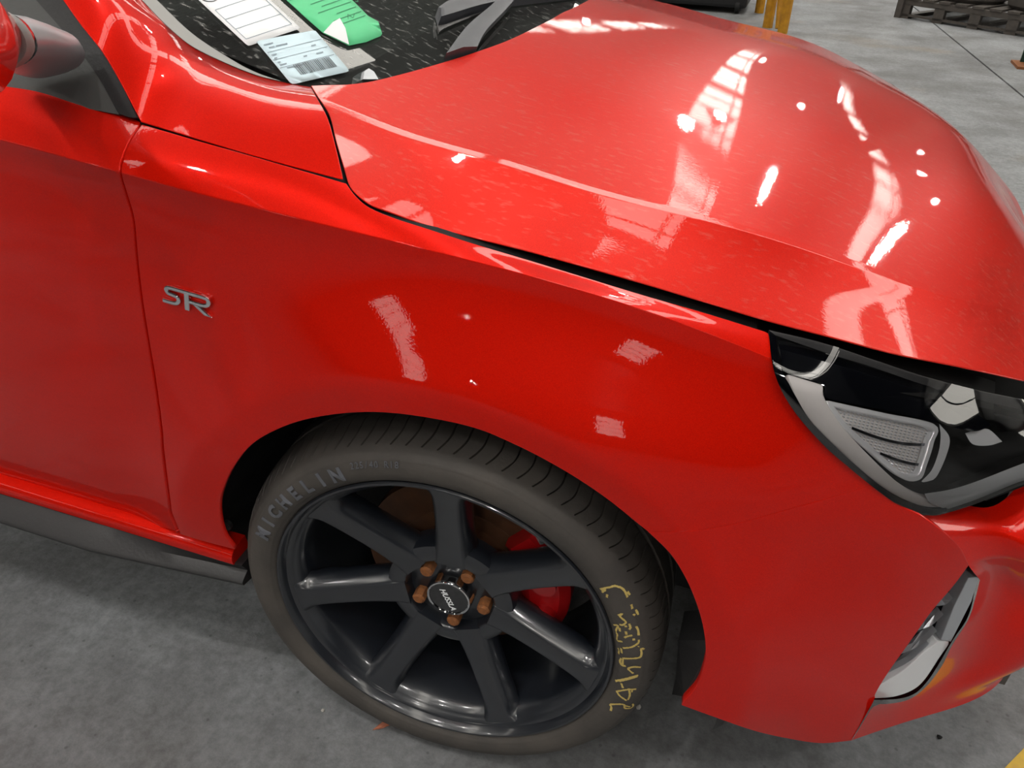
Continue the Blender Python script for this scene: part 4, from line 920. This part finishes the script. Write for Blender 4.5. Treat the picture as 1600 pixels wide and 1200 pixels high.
xs_ += [RX1]
rb = MB()
for a, b_ in zip(xs_[::2], xs_[1::2]): rb.box((a, SY0, RZ), (b_, RY1, RZ + .08))
rb.box((RX0, RY0, RZ), (RX1, SY0, RZ + .08))
for x in SYS: rb.box((x - SW, SY0, RZ), (x + SW, SYS[x], RZ + .08))
tag(rb.build('ceiling', 'roof_sheet'), kind='structure')
emit_mat('skylight', (1., .95, .86), SKY)
for i, x in enumerate(SKX):
    b = MB(); b.box((x - SW, SYS.get(x, SY0), RZ + .02), (x + SW, RY1, RZ + .06)); o = b.build('window_%d' % (i + 1), 'skylight'); tag(o, kind='structure')
    b = MB(); b.box((x - .02 + SW * .55, RY0, RZ - .03), (x + .02 + SW * .55, RY1, RZ + .02)); y = RY0 + .4
    while y < RY1: b.box((x - SW, y, RZ - .05), (x + SW, y + .07, RZ + .02)); y += 1.8
    tag(b.build('mullion', 'steel_beam', o), kind='stuff')
for i, (xa, xb) in enumerate(((-7.0, -1.78), (-1.42, 7.4))):
    b = MB(); b.box((xa, 6.1, RZ - .04), (xb, 7.5, RZ - .005)); tag(b.build('window_%d' % (i + 5), 'skylight'), kind='structure')
for i, (xa, xb) in enumerate(((-10.4, -8.8), (4.7, 6.8))):       # translucent wall sheets
    b = MB(); b.box((xa, RY0 + .06, 2.7), (xb, RY0 + .10, 6.1)); o = tag(b.build('window_%d' % (i + 7), 'skylight'), kind='structure')
    b = MB()
    for z in (3.5, 4.4, 5.3): b.box((xa, RY0 + .10, z), (xb, RY0 + .14, z + .07))
    tag(b.build('mullion', 'steel_beam', o), kind='stuff')
b = MB(); b.box((RX1 - .14, 5.0, 2.6), (RX1 - .10, 15.0, 6.2)); o = tag(b.build('window_9', 'skylight'), kind='structure')  # unseen glowing panel added to put a highlight on the bumper corner
b = MB()
for y in np.arange(6.2, 15, 1.2): b.box((RX1 - .18, y, 2.6), (RX1 - .14, y + .08, 6.2))
tag(b.build('mullion', 'steel_beam', o), kind='stuff')
for k in range(10):
    y = -24.0 + 7.0 * k; b = MB(); b.box((RX0, y - .10, RZ - .34), (RX1, y + .10, RZ - .31)); b.box((RX0, y - .10, RZ - .06), (RX1, y + .10, RZ - .03)); b.box((RX0, y - .012, RZ - .32), (RX1, y + .012, RZ - .04)); tag(b.build('trim_%d' % (k + 1), 'steel_beam'), 'steel roof beam spanning the shed', kind='structure')
emit_mat('lamp_glow', (1., .97, .93), LAMP)
def lamp(x, y):
    t = empty('high_bay_lamp', (x, y, 5.35)); tag(t, 'unseen bell-shaped high-bay lamp hanging under the shed roof', 'lamp', 'high-bay lamps under the roof')
    return t
proto = None
for x, y in LAMPS:
    t = lamp(x, y)
    if proto is None:
        def lz(prof, n=20):
            V, F = lathe(prof, n); return [(a, c, b_) for a, b_, c in V], F
        b = MB(); b.add(*lz([(.24, .0), (.235, .02), (.17, .18), (.09, .27), (.085, .42), (.0, .43)])); sh = b.build('lamp_shade', 'lamp_body', t, smooth=True)
        b = MB(); b.add(*lz([(.0, .02), (.075, .02), (.085, .03), (.0, .035)])); bu = b.build('bulb', 'lamp_glow', t)
        b = MB(); b.tube([(0, 0, .42), (0, 0, RZ - 5.35)], .012, 6); ro_ = b.build('hanger', 'steel_beam', t); proto = (sh, bu, ro_)
    else:
        for q in proto:
            c = q.copy(); COL.objects.link(c); c.parent = t

# ------------------------------------------------------------------ things beyond the bonnet
# yellow barrier frame
y0 = at(1226, 53, Z=FZ); fr = empty('barrier_frame', (y0[0], y0[1], FZ)); tag(fr, 'worn yellow tubular steel barrier standing beyond the bonnet', 'barrier')
def wl(p): return (p[0] - y0[0], p[1] - y0[1], p[2] - FZ)
for a, b_ in (((1222, 52), (1238, -45)), ((1199, 43), (1208, -40)), ((1186, 20), (1196, -60))):
    A = at(a[0], a[1], Z=FZ); d = ray(b_); t = ((A - CAM)[1]) / d[1]; Bp = CAM + d * t; Bp = np.array((A[0] + (Bp[0] - A[0]) * .4, A[1], max(Bp[2], .9)))
    b = MB(); b.tube([wl(A), wl(Bp)], .045, 10); b.build('post', 'yellow_paint', fr, smooth=True)
A = at(1218, 50, Z=FZ); Bp = at(1199, 43, Z=FZ); b = MB(); b.tube([wl(A + np.array((0, 0, .03))), wl(Bp + np.array((0.02, 0, .75)))], .045, 10); b.build('brace', 'yellow_paint', fr, smooth=True)
b = MB(); b.tube([wl(Bp + np.array((-.1, 0, .85))), wl(A + np.array((.35, 0, .85)))], .04, 10); b.build('rail', 'yellow_paint', fr, smooth=True)
# black bin behind the bonnet
q = at(1108, 12, Z=FZ); bn = empty('waste_bin', (q[0], q[1], FZ)); tag(bn, 'black plastic bin beside the yellow barrier', 'bin')
b = MB(); w0 = .62; b.add([(-w0, -.3, .05), (w0 * .62, -.3, .05), (w0 * .62, .4, .05), (-w0, .4, .05), (-w0 * 1.08, -.36, 1.0), (w0 * .7, -.36, 1.0), (w0 * .7, .46, 1.0), (-w0 * 1.08, .46, 1.0)], [(0, 3, 2, 1), (4, 5, 6, 7), (0, 1, 5, 4), (1, 2, 6, 5), (2, 3, 7, 6), (3, 0, 4, 7)]); b.build('body', 'bin_black', bn, bevel=.03)
b = MB(); b.box((-w0 * 1.12, -.40, 1.0), (w0 * .74, .5, 1.05)); b.build('lid', 'bin_black', bn, bevel=.015)
for sx in (-.5, .3):
    b = MB(); b.tube([(sx - .02, -.28, .06), (sx + .02, -.28, .06)], .052, 14); b.build('wheel', 'deep_black', bn, smooth=True)
# steel pallet cage with tyres
pA, pB = at(1412, 28, Z=FZ), at(1640, 64, Z=FZ); pd = pB - pA; Lp = np.linalg.norm(pd[:2]); az = math.atan2(pd[1], pd[0])
pal = empty('steel_pallet', (pA[0], pA[1], FZ)); pal.rotation_euler = (0, 0, az); tag(pal, 'dark steel pallet on the floor carrying tyres', 'pallet')
for k in range(5):
    x = Lp * k / 4; b = MB(); b.box((x - .05, -.02, 0), (x + .05, .03, .13)); b.box((x - .05, 1.05, 0), (x + .05, 1.10, .13)); b.box((x - .04, .0, .0), (x + .04, 1.1, .03)); b.build('foot', 'dark_metal', pal)
for y_ in (-.02, .52, 1.06):
    b = MB(); b.box((-.06, y_, .12), (Lp + .06, y_ + .05, .17)); b.build('stringer', 'dark_metal', pal)
b = MB(); b.box((-.06, -.02, .02), (Lp + .06, .02, .04)); b.build('skid_rail', 'dark_metal', pal)
k = 0; x = .0
while x < Lp:
    b = MB(); b.box((x, -.03, .17), (x + .11, 1.12, .19)); b.build('deck_slat', 'dark_metal', pal); x += .16
for sx in (-.05, Lp): 
    b = MB(); b.box((sx - .03, -.05, 0), (sx + .03, .01, .95)); b.build('corner_post', 'dark_metal', pal)
M2 = Matrix.Translation(Vector((pA[0], pA[1], FZ))) @ Matrix.Rotation(az, 4, 'Z')
tl_ = ['black tyre lying flat on the steel pallet, nearest its corner post', 'black tyre lying flat in the middle of the steel pallet', 'black tyre lying flat at the far right of the steel pallet']
def tyre_flat(x, lab):
    t = lathe([(.20, .02), (.23, .0), (.29, .0), (.32, .03), (.325, .10), (.32, .19), (.29, .215), (.23, .215), (.20, .19)], 40, True); b = MB(); b.add([(a, c, b_) for a, b_, c in t[0]], t[1]); o = b.build('spare_tyre', 'rubber', None, smooth=True)
    o.matrix_world = M2 @ Matrix.Translation(Vector((x,   .36, .191))); tag(o, lab, 'tyre', 'tyres on the pallet')
for i, lab in enumerate(tl_): tyre_flat(.42 + i * .70, lab)
# green steel column at the right edge
q = at(1602, 104, Z=FZ); col = empty('steel_column', (q[0] + .06, q[1], FZ)); tag(col, 'dark green steel column standing at the right edge', 'column')
b = MB(); b.box((-.09, -.09, 0), (.09, -.075, RZ - FZ - .36)); b.box((-.09, .075, 0), (.09, .09, RZ - FZ - .36)); b.box((-.008, -.08, 0), (.008, .08, RZ - FZ - .36)); b.build('shaft', 'green_steel', col)
b = MB(); b.box((-.14, -.14, 0), (.14, .14, .018)); b.build('base_plate', 'rust', col)
# floor marking
ma, mb = at(1566, 1204, Z=FZ + .001), at(1602, 1167, Z=FZ + .001); md = (mb - ma) / np.linalg.norm(mb - ma); mn = np.array((md[1], -md[0], 0)); ma = ma - md * .06; mb = mb + md * .03
b = MB(); b.prism([ma, mb, mb + mn * .11, ma + mn * .11], (0, 0, .0006)); tag(b.build('floor_marking', 'line_yellow'), 'worn yellow line painted on the floor in the bottom right corner', 'marking')
# dry leaf and crumbs on the concrete
lp = [at(x, y, Z=FZ + .003) for x, y in ((582, 1141), (590, 1134), (602, 1129), (622, 1125), (612, 1132), (598, 1138))]; lp[2][2] += .006; lp[3][2] += .003
b = MB(); b.prism(lp, (0, 0, .0008)); tag(b.build('dry_leaf', 'leaf'), 'small reddish-brown dry leaf on the floor under the tyre', 'leaf')
def crumb(x, y, r):
    c = at(x, y, Z=FZ); bm = bmesh.new(); bmesh.ops.create_icosphere(bm, subdivisions=1, radius=r)
    for v in bm.verts: v.co *= random.uniform(.7, 1.25); v.co.z = v.co.z * .7
    mz = min(v.co.z for v in bm.verts)
    for v in bm.verts: v.co += Vector((c[0], c[1], c[2] - mz))
    me = bpy.data.meshes.new('crumb'); bm.to_mesh(me); bm.free(); return me
for x, y, r, m_, lab in ((814, 1171, .005, 'pebble', 'tiny pale chip on the floor just below the tyre'), (945, 1134, .006, 'pebble', 'pale broken chip on the floor right of the tyre bottom'), (997, 1107, .005, 'pebble', 'small pale chip on the floor between tyre and bumper'), (1467, 1153, .004, 'deep_black', 'small dark crumb on the floor below the bumper corner'), (505, 1111, .004, 'pebble', 'pale pebble on the floor left of the dry leaf'), (1392, 139, .02, 'deep_black', 'small dark lump on the floor beyond the bonnet edge')):
    tag(link('floor_chip', crumb(x, y, r), None, m_), lab, 'chip')
# number plate screw tab under the bumper edge
b = MB(); P = at(1573, 1050, Y=.27); b.box((P[0] - .004, P[1] - .004, P[2] - .022), (P[0] + .004, P[1] + .004, P[2] + .01)); b.build('tow_tab', 'dark_metal', bumper)
